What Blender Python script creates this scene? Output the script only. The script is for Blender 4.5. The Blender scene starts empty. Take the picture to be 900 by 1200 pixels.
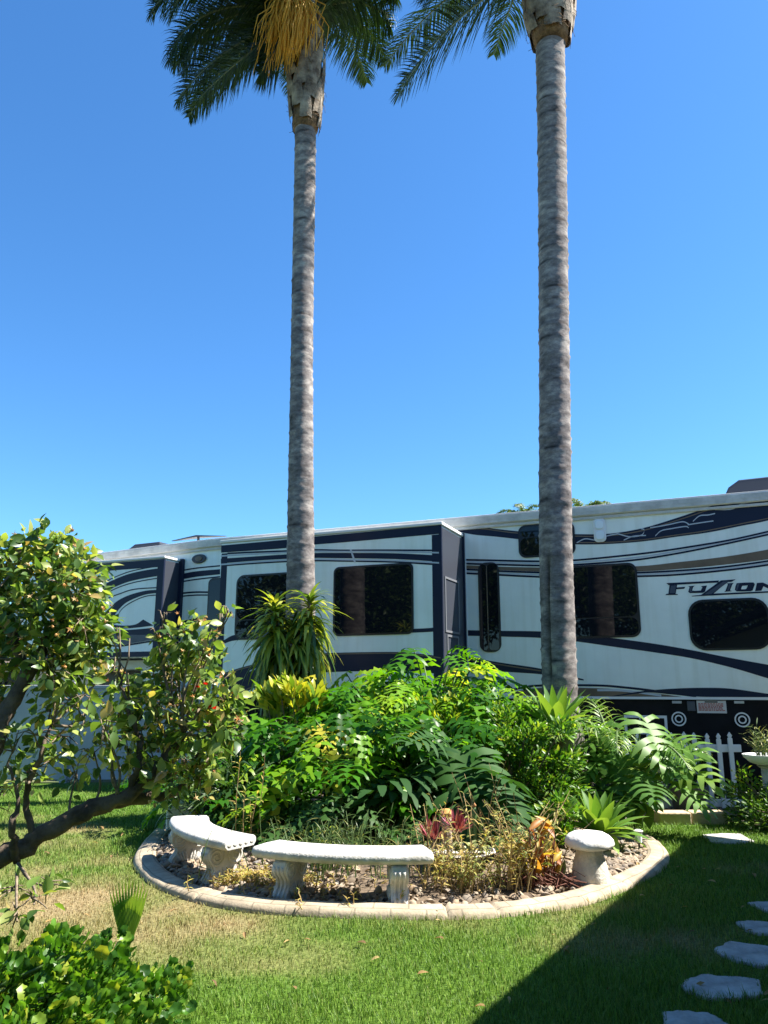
import bpy, math, random
import numpy as np
from mathutils import Vector, Matrix
R = random.Random(11)
NR = np.random.default_rng(5)
PI = math.pi
sc = bpy.context.scene
COL = sc.collection

# ------------------------------------------------------------------ camera numbers
F, PITCH, EYE = 905.0, math.atan(204 / 905.0), 1.5
CP, SP = math.cos(PITCH), math.sin(PITCH)
def ray(px, py):
    a, b, c = px - 450.0, 600.0 - py, F
    return (a, c * CP - b * SP, c * SP + b * CP)
def G(px, py, z=0.0):                      # point at height z seen at a photograph pixel
    r = ray(px, py); t = (z - EYE) / r[2]
    return (r[0] * t, r[1] * t, z)
def D(px, py, d):                          # point at depth y = d seen at a photograph pixel
    r = ray(px, py); t = d / r[1]
    return (r[0] * t, d, EYE + r[2] * t)

# ------------------------------------------------------------------ mesh builder
class MB:
    def __init__(s):
        s.V, s.L, s.S, s.M, s.n, s.A, s.UV = [], [], [], [], 0, [], []
    def add(s, verts, faces, mat=0, attr=None, uv=None):
        v = np.asarray(verts, np.float32).reshape(-1, 3)
        b = s.n
        s.V.append(v); s.n += len(v)
        s.A.append(np.zeros(len(v), np.float32) if attr is None else np.asarray(attr, np.float32))
        for f in faces:
            s.L.append(np.asarray(f, np.int64) + b); s.S.append(np.array([len(f)])); s.M.append(np.array([mat]))
        if uv is not None:
            for f in faces:
                s.UV.append(np.asarray([uv[i] for i in f], np.float32))
        return b
    def inst(s, tv, tf, Rm, T, mat=0, attr=None):
        """template verts/faces at many transforms: Rm (N,3,3) columns = axes scaled, T (N,3)"""
        tv = np.asarray(tv, np.float32)
        N, k = len(T), len(tv)
        if N == 0: return
        v = np.einsum('nij,kj->nki', Rm, tv) + T[:, None, :]
        b = s.n
        s.V.append(v.reshape(-1, 3).astype(np.float32)); s.n += N * k
        s.A.append(np.zeros(N * k, np.float32) if attr is None else np.repeat(np.asarray(attr, np.float32), k))
        off = (np.arange(N) * k + b)[:, None]
        for f in tf:
            s.L.append((np.asarray(f, np.int64)[None, :] + off).ravel())
            s.S.append(np.full(N, len(f))); s.M.append(np.full(N, mat))
    def box(s, x0, y0, z0, x1, y1, z1, mat=0):
        v = [(x0,y0,z0),(x1,y0,z0),(x1,y1,z0),(x0,y1,z0),(x0,y0,z1),(x1,y0,z1),(x1,y1,z1),(x0,y1,z1)]
        s.add(v, [(0,3,2,1),(4,5,6,7),(0,1,5,4),(1,2,6,5),(2,3,7,6),(3,0,4,7)], mat)
    def tube(s, pts, radii, seg=8, cap=True, mat=0):
        pts = [Vector(p) for p in pts]; n = len(pts)
        if not hasattr(radii, '__len__'): radii = [radii] * n
        verts = []; up = Vector((0.13, 0.31, 0.94)); prev = None
        for i, p in enumerate(pts):
            t = (pts[min(i+1, n-1)] - pts[max(i-1, 0)]).normalized()
            a = prev if prev is not None else (up.cross(t) if abs(up.dot(t)) < .95 else Vector((1,0,0)).cross(t))
            a = (a - t * a.dot(t)).normalized(); prev = a; b = t.cross(a)
            for k in range(seg):
                w = 2*PI*k/seg
                verts.append(p + (a*math.cos(w) + b*math.sin(w)) * radii[i])
        faces = [(i*seg+k, i*seg+(k+1)%seg, (i+1)*seg+(k+1)%seg, (i+1)*seg+k) for i in range(n-1) for k in range(seg)]
        if cap:
            faces.append(tuple(range(seg-1,-1,-1))); faces.append(tuple((n-1)*seg+k for k in range(seg)))
        s.add([tuple(v) for v in verts], faces, mat)
    def lathe(s, prof, seg=32, c=(0,0,0), mat=0, wob=None):
        verts, faces = [], []
        n = len(prof)
        for i, (r, z) in enumerate(prof):
            for k in range(seg):
                w = 2*PI*k/seg
                q = r * (wob(w, z) if wob else 1)
                verts.append((c[0]+q*math.cos(w), c[1]+q*math.sin(w), c[2]+z))
        for i in range(n-1):
            for k in range(seg):
                faces.append((i*seg+k, i*seg+(k+1)%seg, (i+1)*seg+(k+1)%seg, (i+1)*seg+k))
        if prof[0][0] > 1e-4: faces.append(tuple(range(seg-1,-1,-1)))
        if prof[-1][0] > 1e-4: faces.append(tuple((n-1)*seg+k for k in range(seg)))
        s.add(verts, faces, mat)
    def prism(s, poly, z0, z1, mat=0):
        n = len(poly)
        v = [(x,y,z0) for x,y in poly] + [(x,y,z1) for x,y in poly]
        s.add(v, [tuple(range(n-1,-1,-1)), tuple(range(n,2*n))] + [(i,(i+1)%n,n+(i+1)%n,n+i) for i in range(n)], mat)
    def build(s, name, mats, parent=None, smooth=False, sharp=None, loc=None, attr=None):
        me = bpy.data.meshes.new(name)
        V = np.concatenate(s.V); L = np.concatenate(s.L); S = np.concatenate(s.S); M = np.concatenate(s.M)
        if loc is not None: V = V - np.asarray(loc, np.float32)
        me.vertices.add(len(V)); me.vertices.foreach_set('co', V.ravel())
        me.loops.add(len(L)); me.loops.foreach_set('vertex_index', L.astype(np.int32))
        me.polygons.add(len(S))
        me.polygons.foreach_set('loop_start', np.concatenate([[0], np.cumsum(S)[:-1]]).astype(np.int32))
        me.polygons.foreach_set('material_index', M.astype(np.int32))
        me.polygons.foreach_set('use_smooth', np.full(len(S), bool(smooth)))
        if attr:
            a = me.attributes.new(attr, 'FLOAT', 'POINT'); a.data.foreach_set('value', np.concatenate(s.A))
        if s.UV:
            u = me.uv_layers.new(name='UVMap'); u.data.foreach_set('uv', np.concatenate(s.UV).ravel())
        me.update(calc_edges=True); me.validate()
        if smooth and sharp: me.set_sharp_from_angle(angle=math.radians(sharp))
        for m in (mats if isinstance(mats, (list, tuple)) else [mats]): me.materials.append(m)
        o = bpy.data.objects.new(name, me); COL.objects.link(o)
        if parent: o.parent = parent
        if loc is not None: o.location = loc
        return o

def tag(o, label=None, cat=None, group=None, kind=None):
    if label: o['label'] = label
    if cat: o['category'] = cat
    if group: o['group'] = group
    if kind: o['kind'] = kind
    return o
def thing(name, label, cat, loc=(0,0,0), rz=0, group=None):
    o = bpy.data.objects.new(name, None); COL.objects.link(o)
    o.location = loc; o.rotation_euler = (0,0,rz); o.empty_display_size = .2
    return tag(o, label, cat, group)
def bevel(o, w=.01, seg=2):
    m = o.modifiers.new('bevel', 'BEVEL'); m.width = w; m.segments = seg; m.limit_method = 'ANGLE'; m.angle_limit = math.radians(35)
    return o
def catmull(P, n=8, closed=False):
    P = [np.array(p, float) for p in P]; out = []
    m = len(P)
    for i in range(m if closed else m-1):
        p0 = P[(i-1) % m] if closed or i > 0 else 2*P[0]-P[1]
        p1, p2 = P[i], P[(i+1) % m]
        p3 = P[(i+2) % m] if closed or i+2 < m else 2*P[-1]-P[-2]
        for k in range(n):
            t = k/n
            out.append(.5*((2*p1)+(-p0+p2)*t+(2*p0-5*p1+4*p2-p3)*t*t+(-p0+3*p1-3*p2+p3)*t**3))
    if not closed: out.append(P[-1])
    return out

# ------------------------------------------------------------------ materials
def nt(name):
    m = bpy.data.materials.new(name); m.use_nodes = True
    t = m.node_tree; t.nodes.clear()
    out = t.nodes.new('ShaderNodeOutputMaterial')
    return m, t, out
def mat(name, col, rough=.6, var=.0, scale=6.0, bump=0.0, bscale=40.0, metal=0.0, spec=.5, col2=None, coat=0.0, detail=6):
    m, t, out = nt(name)
    p = t.nodes.new('ShaderNodeBsdfPrincipled')
    p.inputs['Base Color'].default_value = (*col, 1); p.inputs['Roughness'].default_value = rough
    p.inputs['Metallic'].default_value = metal; p.inputs['Specular IOR Level'].default_value = spec
    p.inputs['Coat Weight'].default_value = coat
    tc = t.nodes.new('ShaderNodeTexCoord')
    if var or col2:
        n = t.nodes.new('ShaderNodeTexNoise'); n.inputs['Scale'].default_value = scale; n.inputs['Detail'].default_value = detail
        n.inputs['Roughness'].default_value = .65
        t.links.new(tc.outputs['Object'], n.inputs['Vector'])
        r = t.nodes.new('ShaderNodeValToRGB')
        c2 = col2 or tuple(c*(1+var) for c in col); c1 = col if col2 else tuple(c*(1-var) for c in col)
        r.color_ramp.elements[0].position = .35; r.color_ramp.elements[1].position = .66
        r.color_ramp.elements[0].color = (*c1, 1); r.color_ramp.elements[1].color = (*c2, 1)
        t.links.new(n.outputs['Fac'], r.inputs['Fac']); t.links.new(r.outputs['Color'], p.inputs['Base Color'])
    if bump:
        n2 = t.nodes.new('ShaderNodeTexNoise'); n2.inputs['Scale'].default_value = bscale; n2.inputs['Detail'].default_value = 8
        t.links.new(tc.outputs['Object'], n2.inputs['Vector'])
        b = t.nodes.new('ShaderNodeBump'); b.inputs['Strength'].default_value = bump; b.inputs['Distance'].default_value = .02
        t.links.new(n2.outputs['Fac'], b.inputs['Height']); t.links.new(b.outputs['Normal'], p.inputs['Normal'])
    t.links.new(p.outputs[0], out.inputs[0])
    return m
def leaf_mat(name, cols, trans=.35, rough=.45, spec=.45, tint=(1.5, 1.45, .55)):
    m, t, out = nt(name)
    g = t.nodes.new('ShaderNodeNewGeometry'); r = t.nodes.new('ShaderNodeValToRGB')
    cr = r.color_ramp
    while len(cr.elements) < len(cols): cr.elements.new(.5)
    for i, (pos, c) in enumerate(cols):
        cr.elements[i].position = pos; cr.elements[i].color = (*c, 1)
    t.links.new(g.outputs['Random Per Island'], r.inputs['Fac'])
    p = t.nodes.new('ShaderNodeBsdfPrincipled'); p.inputs['Roughness'].default_value = rough; p.inputs['Specular IOR Level'].default_value = spec
    t.links.new(r.outputs['Color'], p.inputs['Base Color'])
    tr = t.nodes.new('ShaderNodeBsdfTranslucent')
    mx = t.nodes.new('ShaderNodeMix'); mx.data_type = 'RGBA'; mx.blend_type = 'MULTIPLY'; mx.inputs['Factor'].default_value = 1
    t.links.new(r.outputs['Color'], mx.inputs['A']); mx.inputs['B'].default_value = (*tint, 1)
    t.links.new(mx.outputs['Result'], tr.inputs['Color'])
    ms = t.nodes.new('ShaderNodeMixShader'); ms.inputs['Fac'].default_value = trans
    t.links.new(p.outputs[0], ms.inputs[1]); t.links.new(tr.outputs[0], ms.inputs[2])
    t.links.new(ms.outputs[0], out.inputs[0])
    return m

# ------------------------------------------------------------------ leaf templates (length 1 along +Y, normal +Z)
def tmpl_leaf(w=.45, fold=.12, droop=.25, seg=3):
    v = [(0,0,0)]; f = []
    for i in range(1, seg+1):
        t = i/(seg+1)
        ww = w*.5*math.sin(PI*t**.8)
        z = -droop*t*t
        v += [(-ww, t, z+fold*ww/w), (0, t, z), (ww, t, z+fold*ww/w)]
    v.append((0,1,-droop))
    f += [(0,2,1),(0,3,2)]
    for i in range(seg-1):
        a = 1+3*i
        f += [(a,a+1,a+4,a+3),(a+1,a+2,a+5,a+4)]
    a = 1+3*(seg-1); e = len(v)-1
    f += [(a,a+1,e),(a+1,a+2,e)]
    return np.array(v), f
def tmpl_round(seed=0, n=9, w=1.0):
    rr = random.Random(seed)
    v = [(0,.45,-.05)]
    for k in range(n):
        a = -PI/2 + 2*PI*k/n
        q = .5*(1+.12*rr.uniform(-1,1)) * (.75 if k == 0 else 1)
        v.append((q*w*math.cos(a), .5+q*math.sin(a), .06*rr.uniform(-1,1)+.05))
    return np.array(v), [(0,1+k,1+(k+1)%n) for k in range(n)]
def tmpl_strap(w=.08, droop=.5, seg=5, fold=.0, peak=.35, curl=0.0):
    v, f = [], []
    for i in range(seg+1):
        t = i/seg
        ww = w*.5*max(.03, (t/peak)**.5 if t < peak else ((1-t)/(1-peak))**.7)
        y = t - droop*.28*t*t*t; z = -droop*t*t + curl*t
        v += [(-ww,y,z+fold*ww),(0,y,z),(ww,y,z+fold*ww)]
        if i:
            a = 3*(i-1); f += [(a,a+1,a+4,a+3),(a+1,a+2,a+5,a+4)]
    return np.array(v), f
def tmpl_lobed(n=6, reach=.5, width=.75, droop=.35, sag=.5, seed=0, wave=.35):
    """deeply cut leaf: n finger lobes each side of one midrib, all one surface; wave = how frilled the lobes are"""
    rr = random.Random(seed)
    ys = [i/n*.9 for i in range(n+1)]
    mid = lambda y: -droop*y*y
    v = [(0,y,mid(y)) for y in ys] + [(0,1.0,mid(1.0))]; f = []
    for sd in (-1,1):
        for k in range(n):
            t = (k+.5)/n
            ln = reach*(math.sin(PI*(.22+.66*t))**.7)*(1+.22*rr.uniform(-1,1))
            ang = -.55 + 1.5*t + rr.uniform(-.14,.14); bend = rr.uniform(.0,.35)
            yb = (ys[k]+ys[k+1])/2; hw = .5*(ys[k+1]-ys[k])*width
            rz = rr.uniform(-.05,.05)
            RS = (.22,.42,.58,.76,.9); WS = (1.0,1-.45*wave,1+.9*wave,.75,.45+.3*wave)
            b = len(v)
            for r,ws in zip(RS,WS):
                an = ang+bend*r; dx, dy = math.cos(an)*sd, math.sin(an); nx, ny = -dy*sd, abs(dx)
                o = hw*ws*rr.uniform(.85,1.15)
                for sg in (-1,1):
                    v.append((dx*ln*r+nx*o*sg, yb+dy*ln*r+ny*o*sg, mid(min(1,max(0,yb)))-sag*(ln*r)**2+.05*math.sin(r*PI)+rz*r+sg*wave*rr.uniform(-.03,.03)))
            an = ang+bend
            v.append((math.cos(an)*sd*ln, yb+math.sin(an)*ln, mid(min(1,max(0,yb)))-sag*ln*ln+rz))
            q = [(k,b,b+1,k+1)]+[(b+2*i,b+2*i+2,b+2*i+3,b+2*i+1) for i in range(4)]+[(b+8,b+10,b+9)]
            f += q if sd > 0 else [tuple(reversed(x)) for x in q]
    b = len(v); hw = .06
    v += [(-hw,.95,mid(.95)),(hw,.95,mid(.95)),(-hw*1.6,1.03,mid(1.0)),(hw*1.6,1.03,mid(1.0)),(0,1.17,mid(1.12))]
    f += [(n,b+1,b),(b,b+1,b+3,b+2),(b+2,b+3,b+4)]
    return np.array(v), f
def frames(dirs, ups, scale):
    d = dirs/np.linalg.norm(dirs,axis=1,keepdims=True)
    x = np.cross(d, ups); ln = np.linalg.norm(x,axis=1,keepdims=True); x = np.where(ln<1e-5, np.array([1.,0,0]), x/np.maximum(ln,1e-6))
    z = np.cross(x, d)
    M = np.stack([x,d,z],axis=2)
    return M*np.asarray(scale).reshape(-1,1,1)
def rand_dirs(n, up=.0):
    v = NR.normal(size=(n,3)); v /= np.linalg.norm(v,axis=1,keepdims=True); v[:,2] += up
    return v/np.linalg.norm(v,axis=1,keepdims=True)
def foliage(mb, tmpls, centres, rad, n, size, up=.25, spread=.55, outc=None, mats=1, flat=.5):
    """leaves in clumps: leaf axes point out of their clump; faces turn to the sky"""
    centres = np.asarray(centres, float); K = len(centres)
    rad = np.broadcast_to(np.asarray(rad, float), (K,))
    idx = NR.integers(0, K, n)
    o = rand_dirs(n, .15); r = NR.random(n)**.45
    pos = centres[idx] + o*(r*rad[idx])[:,None]*np.array([1,1,.8])
    if outc is not None:
        og = pos-np.asarray(outc); og /= np.linalg.norm(og,axis=1,keepdims=True)+1e-6
        d = o*spread + og*.6 + rand_dirs(n)*.55 + np.array([0,0,up])
    else:
        d = o*spread + rand_dirs(n)*.6 + np.array([0,0,up])
    ups = rand_dirs(n)*(1-flat) + np.array([0,0,1.0])*flat
    M = frames(d, ups, size*(.65+.7*NR.random(n)))
    ti = NR.integers(0, len(tmpls), n)
    for k, (tv, tf) in enumerate(tmpls):
        s = ti == k
        mb.inst(tv, tf, M[s], pos[s])
    return pos
# ================================================================== world, camera, sun
SUN_AZ, SUN_EL = math.radians(4), math.radians(54)         # direction towards the sun: azimuth measured from +x
cam = bpy.data.cameras.new('camera'); co = bpy.data.objects.new('camera', cam); COL.objects.link(co); sc.camera = co
cam.sensor_fit = 'VERTICAL'; cam.sensor_height = 36.0; cam.lens = 36.0*F/1200.0
cam.clip_start = .05; cam.clip_end = 3000
co.location = (0,0,EYE); co.rotation_euler = (PI/2+PITCH,0,0)
sc.render.resolution_x, sc.render.resolution_y = 768, 1024
w = bpy.data.worlds.new('World'); sc.world = w; w.use_nodes = True
wt = w.node_tree; wt.nodes.clear()
sk = wt.nodes.new('ShaderNodeTexSky'); sk.sky_type = 'NISHITA'; sk.sun_disc = False
sk.sun_elevation = SUN_EL; sk.sun_rotation = PI/2-SUN_AZ
sk.air_density = 1.0; sk.dust_density = .35; sk.ozone_density = 3.0; sk.altitude = 50
hs = wt.nodes.new('ShaderNodeHueSaturation'); hs.inputs['Saturation'].default_value = 1.15; hs.inputs['Value'].default_value = 1.0; hs.inputs['Hue'].default_value = .5
bg = wt.nodes.new('ShaderNodeBackground'); bg.inputs['Strength'].default_value = .086
wo = wt.nodes.new('ShaderNodeOutputWorld')
wm = wt.nodes.new('ShaderNodeMix'); wm.data_type = 'RGBA'; wm.blend_type = 'MULTIPLY'; wm.inputs['Factor'].default_value = 1; wm.inputs['B'].default_value = (.54,.80,.95,1)
wt.links.new(sk.outputs[0], hs.inputs['Color']); wt.links.new(hs.outputs[0], wm.inputs['A']); wt.links.new(wm.outputs['Result'], bg.inputs['Color']); wt.links.new(bg.outputs[0], wo.inputs['Surface'])
sl = bpy.data.lights.new('sun', 'SUN'); sl.energy = 5.0; sl.angle = math.radians(.53); sl.color = (1.0,.95,.86)
so = bpy.data.objects.new('sun', sl); COL.objects.link(so)
sd = Vector((math.cos(SUN_AZ)*math.cos(SUN_EL), math.sin(SUN_AZ)*math.cos(SUN_EL), math.sin(SUN_EL)))
so.rotation_euler = sd.to_track_quat('Z','Y').to_euler(); so.location = (30,0,40)
sc.view_settings.view_transform = 'Standard'; sc.view_settings.look = 'None'; sc.view_settings.gamma = 1; sc.view_settings.exposure = 1.65
sc.cycles.max_bounces = 8; sc.cycles.transparent_max_bounces = 8; sc.cycles.use_denoising = True
sc.cycles.sample_clamp_indirect = 6

# ================================================================== fifth-wheel trailer
RU = (.9194,-.3932); RN = (-.3932,-.9194)
_r = ray(850,580); _t = (4.1-EYE)/_r[2]; RO = (_r[0]*_t, _r[1]*_t)
def rv(px, py, out=0.0):
    r = ray(px,py); ox, oy = RO[0]+RN[0]*out, RO[1]+RN[1]*out
    t = (RN[0]*ox+RN[1]*oy)/(RN[0]*r[0]+RN[1]*r[1])
    return ((r[0]*t-ox)*RU[0]+(r[1]*t-oy)*RU[1], EYE+r[2]*t)
M_cream = mat('trailer_gelcoat', (.80,.85,.79), rough=.38, var=.06, scale=1.1, coat=.1)
def streaks(m):                                             # rain streaks and grime running down the panels
    t = m.node_tree; p = [n for n in t.nodes if n.type == 'BSDF_PRINCIPLED'][0]; src = p.inputs['Base Color'].links[0].from_socket
    tc = t.nodes.new('ShaderNodeTexCoord'); mp = t.nodes.new('ShaderNodeMapping'); mp.inputs['Scale'].default_value = (5,5,.3); t.links.new(tc.outputs['Object'], mp.inputs['Vector'])
    n = t.nodes.new('ShaderNodeTexNoise'); n.inputs['Scale'].default_value = 1.6; n.inputs['Detail'].default_value = 7; t.links.new(mp.outputs[0], n.inputs['Vector'])
    r = t.nodes.new('ShaderNodeValToRGB'); r.color_ramp.elements[0].position = .33; r.color_ramp.elements[1].position = .52; r.color_ramp.elements[0].color = (.93,.925,.90,1); r.color_ramp.elements[1].color = (1,1,1,1)
    mx = t.nodes.new('ShaderNodeMix'); mx.data_type = 'RGBA'; mx.blend_type = 'MULTIPLY'; mx.inputs['Factor'].default_value = 1
    t.links.new(n.outputs['Fac'], r.inputs['Fac']); t.links.new(src, mx.inputs['A']); t.links.new(r.outputs['Color'], mx.inputs['B']); t.links.new(mx.outputs['Result'], p.inputs['Base Color'])
streaks(M_cream)
M_navy = mat('navy_vinyl', (.013,.019,.042), rough=.35, spec=.2)
M_black = mat('black_vinyl', (.012,.012,.016), rough=.3)
M_skirt = mat('black_skirt', (.008,.008,.011), rough=.5, var=.3, scale=4, spec=.15)
M_tan = mat('bronze_vinyl', (.17,.125,.085), rough=.35, spec=.25, var=.18, scale=2.2)
M_silver = mat('silver_vinyl', (.46,.50,.55), rough=.3)
M_grey = mat('grey_vinyl', (.08,.085,.10), rough=.35, spec=.25, var=.5, scale=1.2)
M_trim = mat('roof_trim', (.52,.52,.48), rough=.5, var=.2, scale=5)
M_white = mat('white_plastic', (.78,.79,.78), rough=.4)
M_roof = mat('white_roof_membrane', (.7,.7,.68), rough=.8)
M_gasket = mat('window_gasket', (.008,.008,.010), rough=.35)
M_chrome = mat('bright_metal', (.7,.7,.7), rough=.25, metal=1.0)
M_rubber = mat('tyre_rubber', (.02,.02,.02), rough=.8)
M_charcoal = mat('charcoal_gelcoat', (.045,.05,.064), rough=.4, spec=.25)
m, t, out = nt('tinted_glass')
p = t.nodes.new('ShaderNodeBsdfPrincipled'); p.inputs['Base Color'].default_value = (.006,.008,.012,1); p.inputs['Roughness'].default_value = .015
p.inputs['Specular IOR Level'].default_value = .36; t.links.new(p.outputs[0], out.inputs[0]); M_glass = m

rvo = thing('fifth_wheel_trailer', 'long cream and navy fifth-wheel trailer with slide-outs parked behind the planting bed', 'trailer', (RO[0],RO[1],0), math.atan2(RU[1],RU[0]))
XL, XR, RW = -13.35, 2.3, 2.5
Z0, ZR = 1.335, 4.1
XG = -10.0                                                  # the gooseneck overhang ends here
mb = MB()
# body: side profile with the raised front, extruded across the trailer
XK = -8.6; DROP = .13
prof = [(XL+.25,1.80),(XG,1.80),(XG+.02,Z0),(XR,Z0),(XR,ZR-.02),(XK,ZR-.02),(XL+.9,ZR-.02-DROP),(XL+.35,3.62),(XL,2.9),(XL,2.1)]
n = len(prof)
v = [(x,0,z) for x,z in prof]+[(x,RW,z) for x,z in prof]
mb.add(v, [tuple(range(n)), tuple(range(2*n-1,n-1,-1))]+[(i,n+i,n+(i+1)%n,(i+1)%n) for i in range(n)])
body = mb.build('body', M_cream, rvo)
mb = MB(); mb.box(XG+.03,.02,.32,XR-.01,RW-.02,Z0-.002); mb.box(XG+.6,.25,.05,XR-.5,RW-.25,.319)  # skirt, plus an added inset box below that stands in for the underbody shade
skirt = mb.build('skirt', M_skirt, rvo)
XK = -8.6; DROP = .13                                      # the roof falls a little towards the nose, ahead of the big slide-out
def rbox(mb, x0, y0, z0, x1, y1, z1):
    mb.box(XK,y0,z0,x1,y1,z1)
    v = [(x0,y0,z0-DROP),(XK-.001,y0,z0),(XK-.001,y1,z0),(x0,y1,z0-DROP),(x0,y0,z1-DROP),(XK-.001,y0,z1),(XK-.001,y1,z1),(x0,y1,z1-DROP)]
    mb.add(v, [(0,3,2,1),(4,5,6,7),(0,1,5,4),(1,2,6,5),(2,3,7,6),(3,0,4,7)])
mb = MB(); rbox(mb,XL+.9,-.05,ZR-.14,XR+.02,0-.002,ZR-.004); rbox(mb,XL+.9,-.03,ZR-.2,XR+.02,-.002,ZR-.16)
rbox(mb,XL+.85,-.05,ZR-.002,XR+.02,RW+.05,ZR+.008)
rf = bevel(mb.build('roof', M_roof, rvo), .008)
mb = MB(); rbox(mb,XL+.92,-.062,ZR-.13,XR+.0,-.052,ZR-.02); rbox(mb,XL+.92,-.066,ZR-.085,XR,-.0625,ZR-.075); rbox(mb,XL+.92,-.036,ZR-.195,XR,-.031,ZR-.165)
mb.build('gutter', M_trim, rf)
mb = MB(); mb.box(XG+.03,-.014,Z0-.012,XR,-.002,Z0+.022); mb.build('skirt_rail', M_white, rvo)

def strip(mb, top, bot, out, k, mat_i=0, n=6, smooth=True):
    """a flat band on the plane OUT metres off the wall, k mm proud of it, between two traced edges"""
    if smooth: top, bot = catmull(top, n), catmull(bot, n)
    T = [rv(x,y,out) for x,y in top]; B = [rv(x,y,out) for x,y in bot]
    m_ = len(T); y = -(out + k*.001)
    # resample bottom to as many points
    if len(B) != m_:
        B = [B[min(len(B)-1, round(i*(len(B)-1)/(m_-1)))] for i in range(m_)]
    v = [(x,y,z) for x,z in T]+[(x,y,z) for x,z in B]
    mb.add(v, [(i,m_+i,m_+i+1,i+1) for i in range(m_-1)], mat_i)
def line(mb, pts, out, k, wpx=2.0, mat_i=0, n=6):
    strip(mb, [(x,y-wpx/2) for x,y in pts], [(x,y+wpx/2) for x,y in pts], out, k, mat_i, n)
def polyg(mb, pts, out, k, mat_i=0):
    mb.add([(a,-(out+k*.001),b) for a,b in (rv(x,y,out) for x,y in pts)], [tuple(range(len(pts)-1,-1,-1)) if False else tuple(range(len(pts)))], mat_i)
def rrect(x0,z0,x1,z1,r,seg=6):
    o = []
    for cx,cz,a in ((x1-r,z1-r,0),(x0+r,z1-r,PI/2),(x0+r,z0+r,PI),(x1-r,z0+r,1.5*PI)):
        for k in range(seg+1): o.append((cx+r*math.cos(a+PI/2*k/seg), cz+r*math.sin(a+PI/2*k/seg)))
    return o
def vprism(mb, poly, y0, y1, mat_i=0):                       # polygon in x,z pushed from y0 back to y1
    n = len(poly)
    v = [(x,y0,z) for x,z in poly]+[(x,y1,z) for x,z in poly]
    mb.add(v, [tuple(range(n)), tuple(range(2*n-1,n-1,-1))]+[(i,n+i,n+(i+1)%n,(i+1)%n) for i in range(n)], mat_i)
def window(parent, x0,z0,x1,z1, out, r=.1, split=None, vsplit=None, label=None):
    y = -out
    mb = MB(); vprism(mb, rrect(x0,z0,x1,z1,r), y-.014, y-.002)
    w_ = mb.build('window', M_gasket, parent)
    if label: w_['label'] = label
    g = .03
    mb = MB()
    if vsplit:
        xm = x0+(x1-x0)*vsplit
        vprism(mb, rrect(x0+g,z0+g,xm-.012,z1-g,.04), y-.019, y-.0145); vprism(mb, rrect(xm+.012,z0+g,x1-g,z1-g,.04), y-.019, y-.0145)
    elif split:
        zm = z0+(z1-z0)*split
        vprism(mb, rrect(x0+g,zm+.008,x1-g,z1-g,r-.02), y-.019, y-.0145); vprism(mb, rrect(x0+g,z0+g,x1-g,zm-.008,r-.02), y-.022, y-.0145)
    else:
        vprism(mb, rrect(x0+g,z0+g,x1-g,z1-g,max(.02,r-.02)), y-.019, y-.0145)
    mb.build('pane', M_glass, w_)
    if vsplit:
        mb = MB(); mb.box(xm-.006,y-.024,z0+.06,xm+.006,y-.0192,z1-.06); mb.build('sash_bar', M_tan, w_)
    return w_

# ---- long side graphics on the rear wall (right of the big slide-out)
mb = MB()
# sweeping top crescent
strip(mb, [(527,620.5),(555,617),(582,620),(609,622.8),(645,625.5),(675,626),(713,625.5),(753,619),(793,607),(820,598),(841,591),(870,588.5),(900,585),(990,576)],
          [(527,621),(555,626.5),(582,629),(609,632),(645,636),(675,638),(713,637.5),(753,634.5),(793,629),(820,625.5),(841,622),(870,616),(900,610),(990,588)], 0, 3)
for y0, pts in ((0,[(546,656),(590,657),(632,657.8),(671,656.7),(713,653),(767,647),(820,639),(860,632),(900,623),(960,609)]),
                (0,[(546,660.6),(590,661.8),(632,662.8),(671,662),(740,656.7),(793,648.7),(847,638),(900,626.5),(960,613)]),
                (0,[(546,667.2),(590,669.5),(632,671),(671,672.5),(752,671),(820,667),(860,663),(900,657.5),(960,648)]),
                (0,[(546,671.8),(590,674),(632,676),(671,677),(752,675.3),(793,673.5),(847,668.7),(900,662),(960,652)])):
    line(mb, pts, 0, 3, 2.2)
# dark belt that dips to the rear
strip(mb, [(548,738.5),(590,739.3),(635,740),(674,743),(720,748),(767,754.4),(811,762),(856,771),(900,779),(960,790)],
          [(548,745),(590,746),(635,747.6),(674,751.5),(720,758),(767,764.5),(811,771.5),(856,782),(900,795),(960,813)], 0, 3)
strip(mb, [(549,770.4),(590,777),(636,784),(684,796)], [(549,783.6),(590,787),(636,790.4),(684,797.5)], 0, 3)
strip(mb, [(578,814),(610,805),(636,802),(700,802),(733,804.4),(767,808.4),(816,816)], [(578,815.5),(610,807.3),(636,804.5),(700,804.5),(733,807),(767,811),(816,817.2)], 0, 4)
strip(mb, [(712,816.5),(745,811),(762,809),(789,807),(822,806),(856,807),(900,813),(930,816.5)], [(712,817.3),(745,813),(762,811.5),(789,814),(822,816.5),(856,816.8),(900,817),(930,817.2)], 0, 5)
mb.build('side_stripe', M_navy, body)
mb = MB()
strip(mb, [(546,662.3),(590,664.2),(632,665),(671,665.5),(748,663.5),(793,659),(847,652.7),(900,644),(960,632)],
          [(546,666),(590,668.2),(632,669.8),(671,671),(750,669.6),(793,667),(847,662),(900,655.5),(960,646)], 0, 2)
strip(mb, [(600,811),(636,806),(700,806.5),(733,808.8),(780,814),(800,816.8)], [(600,815),(636,815.5),(700,816),(733,816.5),(780,816.9),(800,817)], 0, 3)
line(mb, [(551,772.8),(590,779.5),(634,786.2)], 0, 4, 1.5)
line(mb, [(530,621.5),(560,619.3),(609,625),(675,628.3),(713,627.8),(753,621.8),(793,610),(820,601),(841,594)], 0, 4, 1.3)
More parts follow.
